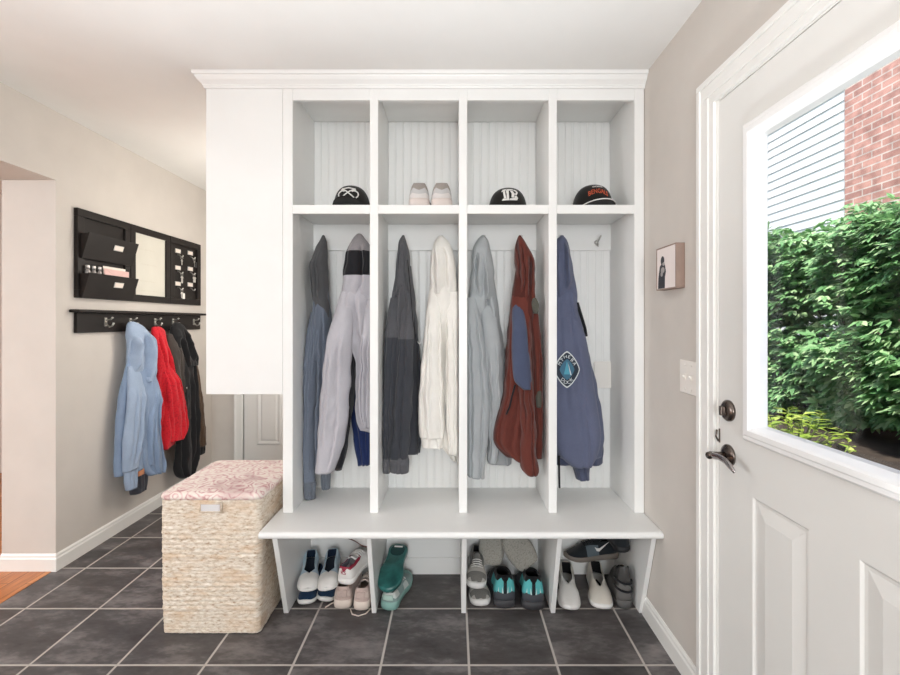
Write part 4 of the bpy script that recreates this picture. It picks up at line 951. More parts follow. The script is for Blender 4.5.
# --- left wall coats
fw1 = LeftWall(-2.035)
DEN = fabric('pale blue denim', (140, 160, 188), (118, 138, 166), heather=.08)
DENL = fabric('paler blue denim', (162, 180, 204), (142, 160, 186), heather=.06)
REDK = fabric('red cable knit', (206, 36, 48), (164, 22, 36), heather=.10, scale=90, bump=.8)
BLKC = fabric('black coat cloth', (32, 32, 34), (20, 20, 22)); CHRC = fabric('charcoal lining', (72, 66, 62), (52, 48, 46))
g = coat('hooded_jacket', fw1, 137, 475, 'pale blue hooded denim jacket on the left wall rack', 'jacket')
cloth('hood', DENL, g, fw1, [(322, 129.4, 134), (325, 128, 140), (332, 127.6, 147), (342, 128, 151.2), (354, 128, 152.2), (366, 127.6, 152.6, .9), (382, 126, 153, .4)], 0.042, 91, nf=5, amp=0.02, noff=0.0)
cloth('body', DEN, g, fw1, [(362, 127, 152.6), (378, 124, 153.2), (400, 120.6, 153.6), (430, 118, 152), (455, 117, 154.6), (468, 118, 156)], 0.044, 92, nf=7, amp=0.02, fw=(.05, .12), noff=-0.01)
s1 = cloth('sleeve', DENL, g, fw1, [(366, 126.6, 137), (390, 124, 139), (420, 120.6, 138), (450, 118.4, 134), (470, 118.6, 131)], 0.028, 93, nf=4, amp=0.01, noff=0.034)
cloth('cuff', DENL, s1, fw1, [(469, 119, 131), (478, 119.4, 130.6), (489, 121, 129.6)], 0.022, 94, nf=3, amp=0.003, noff=0.034, mr=14, dtop=1)
s2 = cloth('sleeve', DEN, g, fw1, [(368, 140, 152.6), (390, 139, 154.5), (420, 137.4, 153), (450, 136, 156.6), (466, 138, 158.6), (474, 144, 157)], 0.030, 95, nf=5, amp=0.014, noff=0.032, hem=0.01)
cloth('lining', fabric('dark lining', (66, 68, 76)), g, fw1, [(466, 129, 146), (478, 130, 145.4), (492, 132, 144)], 0.035, 96, nf=3, amp=0.004, noff=0.0, mr=16, dtop=1)
cloth('pocket_tab', fabric('tan cloth', (206, 142, 104), (180, 120, 84)), g, fw1, [(470, 131, 138.5), (475, 131, 139)], 0.012, 97, nf=1, amp=0.001, noff=0.034, mr=8, n=24, dtop=1)
fw2 = LeftWall(-2.04)
g = coat('knit_sweater', fw2, 168, 445, 'bright red cable knit sweater on the left wall rack', 'sweater')
cloth('body', REDK, g, fw2, [(327, 152.4, 160), (331, 151.6, 164), (345, 152.4, 165), (358, 153.4, 166.2), (375, 154.2, 170.4), (395, 155.4, 176.4), (412, 156.4, 180.2), (430, 157, 179.8), (440, 157, 176), (447, 157.6, 171)], 0.040, 101, nf=6, amp=0.012, fw=(.05, .12), noff=0.005, hem=-0.01)
cloth('sleeve', REDK, g, fw2, [(358, 156, 165), (380, 159, 171), (405, 162, 177), (425, 164, 179.4), (440, 164, 175.6)], 0.03, 102, nf=3, amp=0.006, noff=0.048)
fw3 = LeftWall(-2.03)
g = coat('black_coat', fw3, 183, 474, 'long black hooded coat with charcoal lining on the wall rack', 'coat')
cloth('hood', BLKC, g, fw3, [(323, 173.4, 179), (327, 171, 182.6), (336, 169.6, 186.4), (346, 172, 190), (356, 176, 192.6), (366, 179, 193.8)], 0.040, 111, nf=5, amp=0.014, noff=0.02)
cloth('body', BLKC, g, fw3, [(350, 174, 192), (370, 174, 193.6), (395, 175, 194), (425, 176.4, 194.4), (450, 175, 195), (464, 173.4, 194), (472, 176, 191.6), (476, 180, 189)], 0.042, 112, nf=6, amp=0.012, fw=(.05, .12), noff=0.012)
cloth('lining', CHRC, g, fw3, [(334, 166.6, 174), (345, 165.6, 178), (365, 167, 179.5), (390, 172, 180.4), (415, 175.6, 181)], 0.045, 113, nf=3, amp=0.006, noff=0.010, label='charcoal lining turned out')
u, z = fw3.uz(178.8, 388); m = MB(); m.lathe([(0.007, 0), (0.007, 0.002), (0.003, 0.003)], fw3.at(u, 0.058, z), (1, 0, 0), 12); m.build('snap_button', NICKEL, g)
fw4 = LeftWall(-2.07)
g = coat('brown_jacket', fw4, 196, 450, 'brown jacket mostly hidden behind the long black coat', 'jacket')
BRN = fabric('brown cloth', (98, 80, 66), (74, 60, 50))
cloth('body', BRN, g, fw4, [(330, 180, 186), (350, 178, 193), (380, 178, 195), (410, 179, 196.6), (440, 180, 197), (452, 181, 196.6)], 0.022, 121, nf=4, amp=0.006)
s1 = cloth('sleeve', BRN, g, fw4, [(352, 186, 194.4), (380, 189, 196.6), (410, 192, 200), (435, 194, 202), (446, 195, 202.2)], 0.028, 122, nf=3, amp=0.005, noff=0.018)
cloth('cuff', BLKC, s1, fw4, [(445, 195, 202), (449, 195, 202.6), (454, 195.6, 202.2)], 0.024, 123, nf=2, amp=0.002, noff=0.018, mr=10, dtop=1)

# ------------------------------------------------------------------ shoes: toe at -y, heel at +y, sole on z = 0
def shoe(name, label, M, L=0.28, W=0.098, H=0.078, sole=0.026, colors=None, group='shoes under the bench', laces=True, open_end=0.42, throat=0.62, toe_h=0.052, tongue=True, collar_up=0.0, cut=None, heel_tab=None, mark=None, tread=None, knit=None, cat='shoe', under=None):
    """colors: upper, sole, lining, lace; cut(t, v) -> material index for panels (0 upper, 2.. extra)"""
    C_ = colors
    up, so, li, la = C_[:4]; extra = list(C_[4:])
    t0 = bpy.data.objects.new(name, None); t0.empty_display_size = 0.03; col.objects.link(t0); tag(t0, label, cat, group)
    def half(t):
        prof = [(0, 0.0), (0.015, 0.20), (0.05, 0.335), (0.12, 0.385), (0.3, 0.36), (0.45, 0.375), (0.68, 0.485), (0.82, 0.46), (0.92, 0.35), (0.97, 0.22), (1.0, 0.0)]
        return W * spline([p[0] for p in prof], [p[1] for p in prof], t)
    yy = lambda t: L * (0.5 - t)
    def spring(t): return 0.014 * max(0, (t - 0.72) / 0.28) ** 2
    ts = [0.0, 0.006, 0.015, 0.03, 0.05, 0.08] + [0.08 + 0.84 * k / 22 for k in range(1, 23)] + [0.94, 0.958, 0.972, 0.984, 0.994, 1.0]
    # sole
    m = MB(); edge = [(t, 1) for t in ts] + [(t, -1) for t in ts[-2:0:-1]]
    def ring(z, gx, top=False): return [(s_ * half(t) * gx, yy(t) * (1 + (gx - 1) * 0.6), (sole * (0.86 + 0.28 * max(0, 1 - t * 2.2)) if top else z) + spring(t)) for t, s_ in edge]
    m.grid([ring(0.0, 0.93), ring(0.003, 1.0), ring(sole * .5, 1.05), ring(0, 1.03, True), ring(0, 0.9, True)], True, True, True, True)
    so_o = m.build('sole', so, t0)
    if tread is not None:
        m = MB()
        for k in range(9):
            t = 0.08 + 0.84 * k / 8; h_ = half(t) * 0.78
            m.box(-h_, h_, yy(t) - 0.008, yy(t) + 0.008, -0.003 + spring(t), 0.001 + spring(t))
        m.build('tread', tread, so_o, 0.001)
    # upper
    top_h = lambda t: spline([0, 0.03, 0.10, 0.25, 0.42, 0.62, 0.8, 0.93, 1.0], [H * 0.82, H * 1.0, H * 1.02, H * 0.88, H * 0.90, H * 0.80 if throat > 0.5 else H * .7, toe_h, toe_h * 0.74, sole * 1.15], t) + collar_up * max(0, 1 - t * 1.9)
    zb = lambda t: sole * (0.70 + 0.28 * max(0, 1 - t * 2.2)) + spring(t)
    def openness(t):
        if t < 0.035: return 0.0
        if t < open_end: return 1.0
        if t < throat: return 1.0 - 0.78 * (t - open_end) / (throat - open_end)
        return 0.0
    m = MB(); NV = 8; cols = []
    for t in ts:
        h = half(t); zt, z0 = top_h(t), zb(t); hh = max(0.004, zt - z0); o_ = openness(t)
        gap = o_ * h * (0.60 if t < open_end else 0.55)
        sidev = []
        for k in range(NV + 1):
            a = k / NV
            # from the sole edge up and over to the opening edge / ridge
            ang = a * PI / 2
            xd = h * (math.cos(ang) ** 0.75); zd = z0 + hh * math.sin(ang) ** 0.95
            xc = gap + (h - gap) * (1 - a ** 2.0) ** 0.9 if o_ > 0 else xd; zc = z0 + hh * (a ** 0.85)
            f = min(1, o_ * 1.6) if t < open_end else o_
            x = xd + (xc - xd) * f; z = zd + (zc - zd) * f
            if k == NV: x = gap
            sidev.append((x, z))
        cols.append([(x, yy(t), z) for x, z in sidev] + [(-x, yy(t), z) for x, z in sidev[::-1]])
    V = [[m.bm.verts.new(p) for p in c] for c in cols]
    nn = 2 * NV + 2
    for i in range(len(ts) - 1):
        tm = (ts[i] + ts[i + 1]) / 2
        for j in range(nn - 1):
            if j == NV and (openness(ts[i]) > 0 or openness(ts[i + 1]) > 0) and not (ts[i + 1] <= 0.05): continue
            f = m._face([V[i][j], V[i][j + 1], V[i + 1][j + 1], V[i + 1][j]], True)
            if f and cut: f.material_index = cut(tm, (j + 0.5) / NV if j < NV else (nn - 1 - j - 0.5) / NV)
    bmesh.ops.remove_doubles(m.bm, verts=m.bm.verts[:], dist=0.0003)
    bmesh.ops.recalc_face_normals(m.bm, faces=m.bm.faces[:])
    if sum(f.normal.x * f.calc_center_median().x * f.calc_area() for f in m.bm.faces) < 0: bmesh.ops.reverse_faces(m.bm, faces=m.bm.faces[:])
    uo = m.build('upper', [up] + extra + [li], t0, solid=(0.0025, -1, 20), recalc=False)
    # insole
    m = MB(); m.grid([[(s_ * half(t) * 0.82, yy(t) * 0.96, zb(t) + 0.004) for t, s_ in edge]], True, True, True, False); m.build('insole', li, t0)
    if tongue:
        m = MB(); rw = []
        for k in range(9):
            t = open_end - 0.10 + (throat + 0.04 - open_end + 0.10) * k / 8
            hw = half(min(t, .6)) * 0.50; z = top_h(t) - 0.004 + (0.020 * max(0, 1 - k / 3.0))
            rw.append([(hw * q, yy(t) + 0.004 * (1 - k / 8), z - 0.010 * q * q) for q in (-1, -.6, -.2, .2, .6, 1)])
        m.grid(rw); m.build('tongue', (extra[0] if knit == 'tongue' else up), t0, solid=(0.005, 0, 0))
    if laces:
        m = MB()
        for k in range(4):
            t = open_end + 0.02 + (throat - open_end - 0.01) * k / 3; t2 = t + 0.035
            g1 = half(t) * 0.60
            m.tube([(-g1, yy(t), top_h(t) - 0.004), (-g1 * .4, yy((t + t2) / 2), top_h(t) + 0.0055), (g1 * .4, yy((t + t2) / 2), top_h(t) + 0.0055), (g1, yy(t), top_h(t) - 0.004)], 0.0026, 6)
        m.build('laces', la, t0)
    if heel_tab is not None:
        m = MB(); rw = []
        for t in (0.0025, 0.012, 0.03):
            rw.append([]) 
        rows_ = []
        for z in [0.35 + 0.55 * k / 5 for k in range(6)]:
            zz = sole + (H - sole) * z
            rows_.append([(half(tt) * s_ * 0.99, yy(tt) + 0.0025, zz) for tt, s_ in ((0.022, -1), (0.012, -1), (0.004, -1), (0.004, 1), (0.012, 1), (0.022, 1))])
        m.grid(rows_); m.build('heel_tab', heel_tab, t0, solid=(0.002, 0, 0))
    place(t0, M); return t0
def pose(x, y, z, yaw=0, pitch=0, roll=0):
    """yaw about z, then pitch (toe down positive) and roll about the shoe's own axes"""
    return Matrix.Translation((x, y, z)) @ Matrix.Rotation(math.radians(yaw), 4, 'Z') @ Matrix.Rotation(math.radians(pitch), 4, 'X') @ Matrix.Rotation(math.radians(roll), 4, 'Y')

Wt = lambda n, c, r=0.6: paint('shoe ' + n, c, r, 0.03, 0.1, 180)
WS = Wt('white rubber', (232, 231, 228)); WL = Wt('white leather', (230, 228, 225)); NV_ = fabric('navy canvas', (38, 62, 92), (24, 42, 66)); ICE = fabric('ice blue mesh', (184, 204, 218), (150, 176, 194))
NVL = fabric('navy lining', (24, 40, 62)); BKL = fabric('black lining', (22, 22, 24)); PNK = fabric('beige pink suede', (198, 178, 170), (176, 156, 148), heather=.05); PNS = Wt('cream rubber', (216, 203, 192)); 
PNM = fabric('pale pink mesh', (212, 196, 188), (196, 178, 170), heather=.05)
# first shoe bay
nvc = [NV_, WS, NVL, WL]
shoe('sneaker', 'navy canvas sneaker with white sole on the floor, far left', pose(-0.694, 2.190, 0.001, 3), 0.262, 0.092, 0.070, 0.024, nvc, open_end=.45, throat=.55, toe_h=.050)
shoe('sneaker', 'navy canvas sneaker tipped on its side, second from left on the floor', pose(-0.622, 2.205, 0.004, 10, 0, 11), 0.262, 0.090, 0.068, 0.024, nvc, open_end=.45, throat=.55, toe_h=.050)
icc = [ICE, WS, NVL, ICE, WL]
toecap = lambda t, v: 1 if t > 0.64 else 0
shoe('sneaker', 'ice blue and white sneaker, left one stacked on the navy pair', pose(-0.694, 2.155, 0.090, 14, 4, 3), 0.268, 0.100, 0.066, 0.018, icc, open_end=.58, throat=.66, toe_h=.052, laces=False, tongue=False, cut=toecap)
shoe('sneaker', 'ice blue and white sneaker, right one stacked on the navy pair', pose(-0.594, 2.160, 0.092, 8, 4, -3), 0.268, 0.100, 0.066, 0.018, icc, open_end=.58, throat=.66, toe_h=.052, laces=False, tongue=False, cut=toecap)
pnc = [PNM, PNS, fabric('beige lining', (170, 150, 142)), PNS, PNK]
band = lambda t, v: 1 if (v > 0.62 or v < 0.2) and t < 0.3 else 0
shoe('sneaker', 'beige pink sneaker with its heel to the room, under the white one', pose(-0.512, 2.180, 0.001, 180), 0.262, 0.106, 0.092, 0.036, pnc, heel_tab=PNK, cut=band, collar_up=0.006)
shoe('sneaker', 'beige pink sneaker with its heel to the room, against the first divider', pose(-0.4185, 2.168, 0.001, 178), 0.262, 0.094, 0.092, 0.036, pnc, heel_tab=PNK, cut=band, collar_up=0.006)
def lace_end(parent, pts):
    m = MB(); m.tube(pts, 0.0028, 6); o = m.build('loose_lace', PNS, None); o.parent = parent; o.matrix_parent_inverse = parent.matrix_basis.inverted()
sh = [o for o in col.objects if o.name.startswith('sneaker') and o.parent is None]
lace_end(sh[-2], [(-0.555, 2.10, 0.004), (-0.572, 2.085, 0.004), (-0.590, 2.06, 0.004)])
lace_end(sh[-1], [(-0.470, 2.045, 0.004), (-0.455, 2.012, 0.004), (-0.425, 2.000, 0.004), (-0.395, 2.015, 0.004), (-0.380, 2.045, 0.004)])
CRIM = Wt('crimson trim', (150, 36, 60)); wrc = [WL, WS, fabric('pale grey lining', (176, 180, 196)), WL, CRIM]
rim = lambda t, v: 1 if (v > 0.80 and t < 0.5) else 0
shoe('sneaker', 'white sneaker with crimson trim, heel forward on the beige pair', pose(-0.470, 2.180, 0.120, 165, -6, 0), 0.252, 0.106, 0.082, 0.026, wrc, cut=rim, heel_tab=None)
hs_ = [o for o in col.objects if o.name.startswith('sneaker') and o.parent is None][-1]
o = letter('RS', lambda a, b: hs_.matrix_basis @ Vector((-a * 1.0, 0.252 / 2 + 0.0035 - abs(a) * 0.12, 0.062 + b)), 0.026, CRIM, None, 'heel_lettering'); o.parent = hs_; o.matrix_parent_inverse = hs_.matrix_basis.inverted()
shoe('sneaker', 'white sneaker with dark red sole at the back of the first bay', pose(-0.475, 2.27, 0.235, 72, 8, -38), 0.25, 0.094, 0.078, 0.022, [WL, Wt('oxblood rubber', (96, 58, 58)), BKL, WL, CRIM])
# second shoe bay
TEAL = fabric('dark teal mesh', (30, 72, 72), (20, 52, 54)); MINT = Wt('mint rubber', (128, 168, 160)); TSOLE = paint('shoe teal outsole', (44, 104, 100), 0.3, 0.25, 0.1, 60, nscale=14)
tec = [fabric('grey green mesh', (142, 164, 160), (104, 126, 124)), MINT, fabric('teal lining', (52, 74, 80)), WL, Wt('silver overlay', (196, 204, 200))]
shoe('running_shoe', 'teal and grey running shoe, heel forward, under the upturned one', pose(-0.270, 2.165, 0.004, 168), 0.268, 0.104, 0.076, 0.034, tec, cut=lambda t, v: 1 if (t < 0.22 and v > 0.35) or (0.45 < t < 0.6 and v < .6) else 0, heel_tab=Wt('mint tab', (170, 196, 186)), tread=TEAL)
o = shoe('running_shoe', 'upturned running shoe showing its dark teal sole', pose(-0.289, 2.165, 0.150, -6, 13, 180), 0.275, 0.122, 0.062, 0.026, [TEAL, TSOLE, BKL, TEAL, MINT])
m = MB(); m.box(-0.022, 0.022, 0.108, 0.120, -0.0022, 0.001); q_ = m.build('sole_label', WS, None, 0.002); q_.parent = o; q_['label'] = 'white label on the sole'
m = MB(); pr_ = []
for k in range(40):
    a = 2 * PI * k / 40; pr_.append((0.036 * math.copysign(abs(math.cos(a)) ** .8, math.cos(a)), 0.090 + 0.038 * math.sin(a)))
m.prism(pr_, 'z', -0.0015, 0.0005); q_ = m.build('heel_pad', TEAL, None, 0.001); q_.parent = o
# third shoe bay
GRM = fabric('grey mesh', (128, 126, 122), (92, 90, 88)); gwc = [GRM, WS, BKL, WL, Wt('pale grey overlay', (186, 182, 176)), Wt('orange fleck', (196, 120, 96))]
gcut = lambda t, v: 1 if (t > 0.86 and v < .6) or (0.55 < t < 0.72 and v > 0.3) else 0
shoe('running_shoe', 'grey and white running shoe on the floor of the third bay', pose(0.124, 2.182, 0.001, 3), 0.27, 0.100, 0.076, 0.032, gwc, open_end=.45, cut=gcut)
shoe('running_shoe', 'grey and white running shoe stacked on its twin, third bay', pose(0.114, 2.172, 0.094, -4, 3, 3), 0.27, 0.098, 0.076, 0.032, gwc, open_end=.45, cut=gcut)
def aztec_material():
    n = NT('teal patterned knit'); v = n.coord()
    sp = n.n('ShaderNodeSeparateXYZ'); n.l(v, sp.inputs[0])
    st = n.math('PINGPONG', n.math('MULTIPLY', sp.outputs[0], 46), 0.5); zg = n.math('PINGPONG', n.math('MULTIPLY', sp.outputs[0], 70), 0.5)
    zz = n.math('ADD', n.math('MULTIPLY', sp.outputs[2], 13), n.math('MULTIPLY', zg, 1.0))
    k = n.math('GREATER_THAN', zz, 1.05)
    c = n.mix(k, rgb(24, 34, 42), rgb(86, 176, 178))
    w_ = n.math('MULTIPLY', n.math('GREATER_THAN', st, 0.34), n.math('LESS_THAN', zz, 1.35)); w_ = n.math('MULTIPLY', w_, n.math('GREATER_THAN', zz, 0.72))
    c = n.mix(w_, c, rgb(206, 216, 214))
    mid = n.math('LESS_THAN', n.math('ABSOLUTE', sp.outputs[0]), 0.008); c = n.mix(mid, c, rgb(22, 30, 36))
    n.bsdf(Base_Color=c, Roughness=0.85); n.bump(n.noise(v, 400, 1), .2, .001); return n.m
AZT = aztec_material(); GUM = Wt('charcoal rubber', (52, 52, 55)); azc = [AZT, GUM, BKL, BKL, Wt('grey heel cup', (66, 68, 74)), fabric('black fleece', (24, 24, 26))]
acut = lambda t, v: 1 if v < 0.24 else (2 if v > 0.74 or t > 0.5 else 0)
shoe('ankle_boot', 'black ankle boot with teal patterned knit, left one of the pair', pose(0.236, 2.182, 0.001, 182), 0.262, 0.132, 0.140, 0.034, azc, cut=acut, laces=False, tongue=False, collar_up=0.010, open_end=.46, throat=.58, toe_h=.06)
shoe('ankle_boot', 'black ankle boot with teal patterned knit, right one of the pair', pose(0.374, 2.170, 0.001, 178), 0.262, 0.132, 0.140, 0.034, azc, cut=acut, laces=False, tongue=False, collar_up=0.010, open_end=.46, throat=.58, toe_h=.06)
FELT = fabric('grey marled felt', (164, 161, 153), (128, 126, 120), heather=.1, scale=160)
def slipper(label, M, L=0.17, W=0.115, T=0.055):
    t0 = bpy.data.objects.new('slipper', None); col.objects.link(t0); tag(t0, label, 'slipper', 'shoes under the bench')
    m = MB(); rings = []
    for i in range(17):
        t = i / 16; y = L * (0.5 - t); k = (math.sin(PI * min(1, max(0, t * .94 + .03)))) ** 0.2
        rings.append([(W / 2 * k * math.copysign(abs(math.cos(a)) ** .6, math.cos(a)), y, T / 2 * k * math.copysign(abs(math.sin(a)) ** .8, math.sin(a)) + 0.004 * noise.noise(Vector((math.cos(a) * 2, t * 4, W * 50)))) for a in [2 * PI * j / 28 for j in range(28)]])
    m.grid(rings, True, True, True, True); m.build('upper', FELT, t0)
    m = MB(); m.grid([[(W / 2 * 0.9 * math.cos(a), L * .46 * math.sin(a), -T / 2 - 0.001 - z) for a in [2 * PI * j / 28 for j in range(28)]] for z in (0, 0.006)], True, True, True, True); m.build('sole', GUM, t0)
    place(t0, M)
slipper('grey felt slipper leaning at the back, left of the two', pose(0.196, 2.262, 0.185, -8, 62, 0), 0.17, 0.130, 0.05)
slipper('grey felt slipper leaning at the back, tilted over the teal boots', pose(0.330, 2.215, 0.190, 0, 60, 0) @ Matrix.Rotation(math.radians(34), 4, 'Z'), 0.17, 0.140, 0.05)
# fourth shoe bay
wlc = [WL, WS, BKL, WL, Wt('oatmeal heel', (206, 200, 190))]
shoe('sneaker', 'white sneaker with black lining beside the third divider', pose(0.556, 2.160, 0.001, -10), 0.285, 0.104, 0.092, 0.026, wlc, laces=False, tongue=False, open_end=.50, throat=.58, toe_h=.056, cut=lambda t, v: 1 if t < 0.3 else 0)
shoe('sneaker', 'white sneaker with black lining turned slightly, nearer the right wall', pose(0.706, 2.166, 0.001, -10, 0, 0), 0.285, 0.108, 0.094, 0.026, [Wt('oatmeal leather', (220, 214, 204)), WS, BKL, WL, Wt('oatmeal heel', (206, 200, 190))], laces=False, tongue=False, open_end=.52, throat=.66, toe_h=.056)
BOOT = Wt('dark grey leather', (62, 60, 59), .4)
bt = shoe('ankle_boot', 'dark grey buckled boot against the right leg panel', pose(0.798, 2.150, 0.001, 176), 0.205, 0.088, 0.172, 0.034, [BOOT, Wt('grey boot sole', (84, 83, 82)), BKL, BKL, Wt('grey boot heel', (98, 96, 94))], laces=False, tongue=False, collar_up=0.02, toe_h=.062, cut=lambda t, v: 1 if v < 0.35 else 0)
for zz in (0.085, 0.122):
    m = MB(); P_ = []
    for k in range(13):
        a = PI * k / 12; P_.append((0.039 * math.cos(a), 0.1075 - 0.045 + 0.047 * math.sin(a), zz + 0.006 * math.cos(a)))
    m.tube(P_, 0.0055, 8); q_ = m.build('strap', BLK, None); q_.parent = bt
    m = MB(); m.tube([(-0.042 - 0.001, 0.062 + 0.012 * math.cos(a), zz + 0.006 + 0.009 * math.sin(a)) for a in [2 * PI * k / 12 for k in range(13)]], 0.0018, 6, False); b_ = m.build('buckle', NICKEL, q_)
BKM = fabric('black mesh', (40, 44, 48), (26, 28, 32))
nk = shoe('running_shoe', 'black running shoe with white tick mark lying across the back', pose(0.705, 2.275, 0.118, -88, 3, -6), 0.275, 0.098, 0.095, 0.028, [BKM, Wt('taupe sole', (120, 112, 104)), BKL, BKL, Wt('blue grey overlay', (86, 98, 106))], cut=lambda t, v: 1 if (0.4 < t < 0.62 and v < 0.7) else 0)
def tick(parent, side=1):
    m = MB(); pts = [(-0.034, 0.040), (-0.026, 0.022), (-0.014, 0.020), (0.044, 0.058), (-0.010, 0.034), (-0.022, 0.034)]
    vs = [m.bm.verts.new((side * (0.0405 - 0.012 * max(0, (b - 0.03) / 0.03)), a + 0.045, b + 0.026)) for a, b in pts]
    m._face(vs); o = m.build('tick_mark', WS, None, solid=(0.003, 0, 0)); o.parent = parent; o['label'] = 'white curved tick'
tick(nk, 1)
shoe('running_shoe', 'black shoe on top of the grey boot in the right corner', pose(0.790, 2.235, 0.245, 190, -8, 0), 0.255, 0.092, 0.075, 0.026, [BKM, Wt('black rubber', (38, 38, 40)), BKL, BKL])

# pale sneakers on the second upper shelf
Y2 = 2.15
pkc = [fabric('pale grey mesh', (150, 142, 136), (126, 118, 112)), Wt('pale pink rubber', (208, 196, 190)), fabric('taupe lining', (120, 112, 104)), WL, Wt('white overlay', (200, 195, 192)), Wt('gold trim', (168, 130, 76)), Wt('silver overlay grey', (176, 174, 174))]
pcut = lambda t, v: 2 if (0.2 < t < 0.3 and v < 0.9) else ((1 if v < 0.30 else 3 if v < 0.52 else 0) if t < 0.2 else 0)
for x, lab in ((418.6, 'pale grey and pink sneaker on the upper shelf, left of the pair'), (441.2, 'pale grey and pink sneaker on the upper shelf, right of the pair')):
    shoe('sneaker', lab, pose((x - VX) * 2.06 / F, 2.178, SH1 + 0.0005, 181), 0.262, 0.122, 0.104, 0.034, pkc, group='shoes on the upper shelf', open_end=.42, throat=.66, toe_h=.066, cut=pcut, heel_tab=None, collar_up=0.006)

# ------------------------------------------------------------------ caps
CAPB = fabric('black cap twill', (34, 32, 30), (22, 21, 20), heather=.1, scale=400)
WEMB = paint('white embroidery', (222, 220, 216), 0.8, 0.03); OEMB = paint('orange embroidery', (206, 92, 58), 0.8, 0.05)
def cap(label, x, yaw, H=0.124, W=0.088, D=0.098, under=None, brim=0.065, arch=0.026, drop=0.0, edge=None, Yc=2.178):
    t0 = bpy.data.objects.new('baseball_cap', None); t0.empty_display_size = 0.05; col.objects.link(t0); tag(t0, label, 'cap', 'caps on the upper shelf')
    def S(th, ph, o=0.0):
        """crown point: th round (front = -pi/2), ph 0 rim..1 top"""
        a = ph * PI / 2; c = math.cos(a) ** 0.72; z = 0.004 + H * math.sin(a) ** 0.92
        front = max(0, -math.sin(th)); r_ = 1 + 0.05 * front * math.sin(2 * a)
        seam = 1 - 0.012 * (1 - min(1, abs(math.sin(3 * th + PI / 2 * 0)) * 5)) * c
        return Vector(((W + o) * c * r_ * seam * math.cos(th), (D + o) * c * r_ * seam * math.sin(th), z + o * math.sin(a)))
    m = MB(); N = 72
    m.grid([[S(2 * PI * j / N, i / 22) for j in range(N)] for i in range(23)], True, True, False, True)
    crn = m.build('crown', CAPB, t0, solid=(0.003, -1, 0))
    m = MB(); m.lathe([(0.009, 0), (0.009, 0.002), (0.006, 0.005), (0.001, 0.0062)], (0, 0, 0.004 + H - 0.001), n=14); m.build('button', CAPB, t0)
    # visor: a curved sheet from the front rim
    def brimrows(o):
        rows = []
        for i in range(9):
            k = i / 8; row = []
            for j in range(25):
                s = -1 + 2 * j / 24; th = -PI / 2 + s * 1.12
                p0 = S(th, 0.02); ext = brim * (1 - abs(s) ** 2.6) * k
                z = 0.006 + arch * (1 - s * s) * (0.35 + 0.65 * k) - drop * k + o
                row.append((p0.x * (1 + 0.05 * k), p0.y - ext, z))
            rows.append(row)
        return rows
    m = MB(); m.grid(brimrows(0.0018)); br = m.build('visor', CAPB, t0, solid=(0.0022, 1, 0))
    m = MB(); m.grid(brimrows(0.0)); m.build('visor_underside', under or CAPB, br, solid=(0.0012, -1, 0))
    if edge:
        m = MB(); m.tube([(p[0], p[1] - 0.001, p[2] + 0.001) for p in brimrows(0.0015)[-1]], 0.0026, 6); m.build('visor_edge', edge, br)
    def on(a, b, o=0.0016):
        """emblem coordinates (a across, b up, in metres on the crown's front) -> surface"""
        ph = 0.02; tgt = b
        ph = math.asin(min(0.999, max(0.0, (tgt - 0.004) / H)) ** (1 / 0.92)) / (PI / 2)
        c = math.cos(ph * PI / 2) ** 0.72; th = -PI / 2 + math.asin(max(-0.98, min(0.98, a / (W * c))))
        return S(th, ph, o)
    place(t0, Matrix.Translation(((x - VX) * 2.09 / F, Yc, SH1 + 0.0003)) @ Matrix.Rotation(math.radians(yaw), 4, 'Z'))
    return t0, crn, on
def stitched(parent, on, paths, r, mat_, name='emblem', label=None):
    m = MB()
    for P in paths: m.tube([on(a, b, 0.002) for a, b in P], r, 6)
    o = m.build(name, mat_, None); o.parent = parent
    if label: o['label'] = label
    return o
def arcpts(cx, cz, rx, rz, a0, a1, n=14): return [(cx + rx * math.cos(a0 + (a1 - a0) * k / n), cz + rz * math.sin(a0 + (a1 - a0) * k / n)) for k in range(n + 1)]
# first cap: crossed white emblem with two loops
t0, crn, on = cap('black cap with crossed looped white emblem in the first upper cubby', 348.0, 0, under=CAPB, arch=0.032)
stitched(crn, on, [[(-0.028, 0.050), (-0.010, 0.066), (0.006, 0.080), (0.020, 0.090), (0.032, 0.090)], [(0.028, 0.050), (0.010, 0.066), (-0.006, 0.080), (-0.020, 0.090), (-0.032, 0.090)],
    arcpts(-0.027, 0.066, 0.017, 0.018, 0.9, 4.2), arcpts(0.027, 0.066, 0.017, 0.018, PI - 0.9, PI - 4.2), [(-0.030, 0.094), (0.0, 0.100), (0.030, 0.094)]], 0.0030, WEMB, 'emblem', 'white embroidered emblem like a looped X')
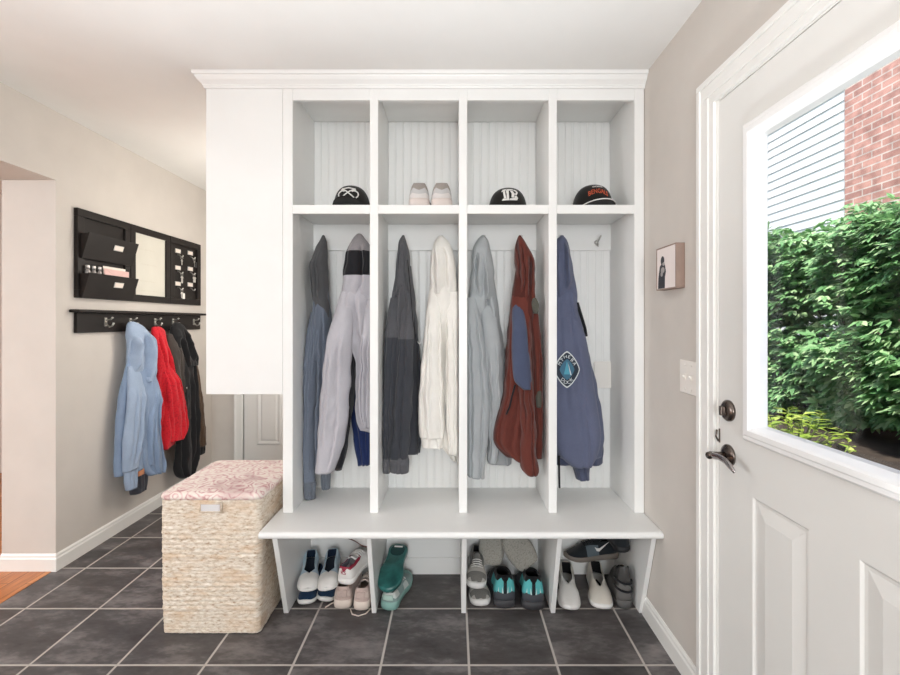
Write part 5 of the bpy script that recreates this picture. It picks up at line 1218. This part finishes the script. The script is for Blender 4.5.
# second cap: striped white B
t0, crn, on = cap('black cap with striped white letter B in the third upper cubby', 509.8, 0, H=0.113, W=0.092, under=CAPB, arch=0.016, drop=0.02)
m = MB()
def bpatch(m, pts, on, o):
    vs = [m.bm.verts.new(on(a, b, o)) for a, b in pts]; m._face(vs)
for P in ([(-0.036, 0.036), (-0.002, 0.036), (-0.004, 0.044), (-0.030, 0.045)], [(-0.014, 0.044), (-0.004, 0.044), (-0.004, 0.086), (-0.016, 0.088)], [(-0.036, 0.080), (-0.016, 0.088), (-0.014, 0.094), (-0.030, 0.092)], [(-0.026, 0.046), (-0.016, 0.046), (-0.020, 0.066), (-0.020, 0.084), (-0.030, 0.080), (-0.028, 0.066)],
          [(-0.004, 0.086), (0.022, 0.090), (0.032, 0.084), (0.036, 0.076), (0.028, 0.086), (0.008, 0.094), (-0.014, 0.094)], [(0.006, 0.050), (0.016, 0.048), (0.022, 0.068), (0.012, 0.084), (0.002, 0.084), (0.008, 0.068)], [(-0.002, 0.036), (0.032, 0.037), (0.037, 0.048), (0.028, 0.060), (0.020, 0.056), (0.024, 0.046), (0.0, 0.044)], [(0.022, 0.064), (0.030, 0.062), (0.037, 0.076), (0.030, 0.082)]):
    c_ = (sum(p[0] for p in P) / len(P), sum(p[1] for p in P) / len(P)); cv = m.bm.verts.new(on(*c_, 0.0022)); vs = [m.bm.verts.new(on(a, b, 0.0018)) for a, b in P]
    for k in range(len(vs)): m._face([vs[k], vs[(k + 1) % len(vs)], cv])
o = m.build('emblem', WEMB, None, solid=(0.0014, 0, 0)); o.parent = crn; o['label'] = 'white letter B with tiger stripes'
# third cap: arched orange word, white line of small letters, green under-visor with white edge
t0, crn, on = cap('black cap with arched orange lettering in the right upper cubby', 598.0, 3, H=0.128, W=0.094, D=0.098, under=paint('green undervisor', (38, 62, 54), 0.8, 0.05), brim=0.07, arch=0.016, edge=WEMB)
for word, b0, sz, mt, arcv, nm in (('BENGALS', 0.062, 0.034, OEMB, 0.010, 'team_lettering'), ('CINCINNATI', 0.090, 0.0125, WEMB, 0.008, 'city_lettering')):
    o = letter(word, lambda a, b, b0=b0 + 0.009, arcv=arcv: on(a * 0.62 - 0.002, b0 + b * 0.95 + arcv * (1 - (a / 0.06) ** 2), 0.0022), sz, mt, None, nm, 1, 0.0012)
    o.parent = crn
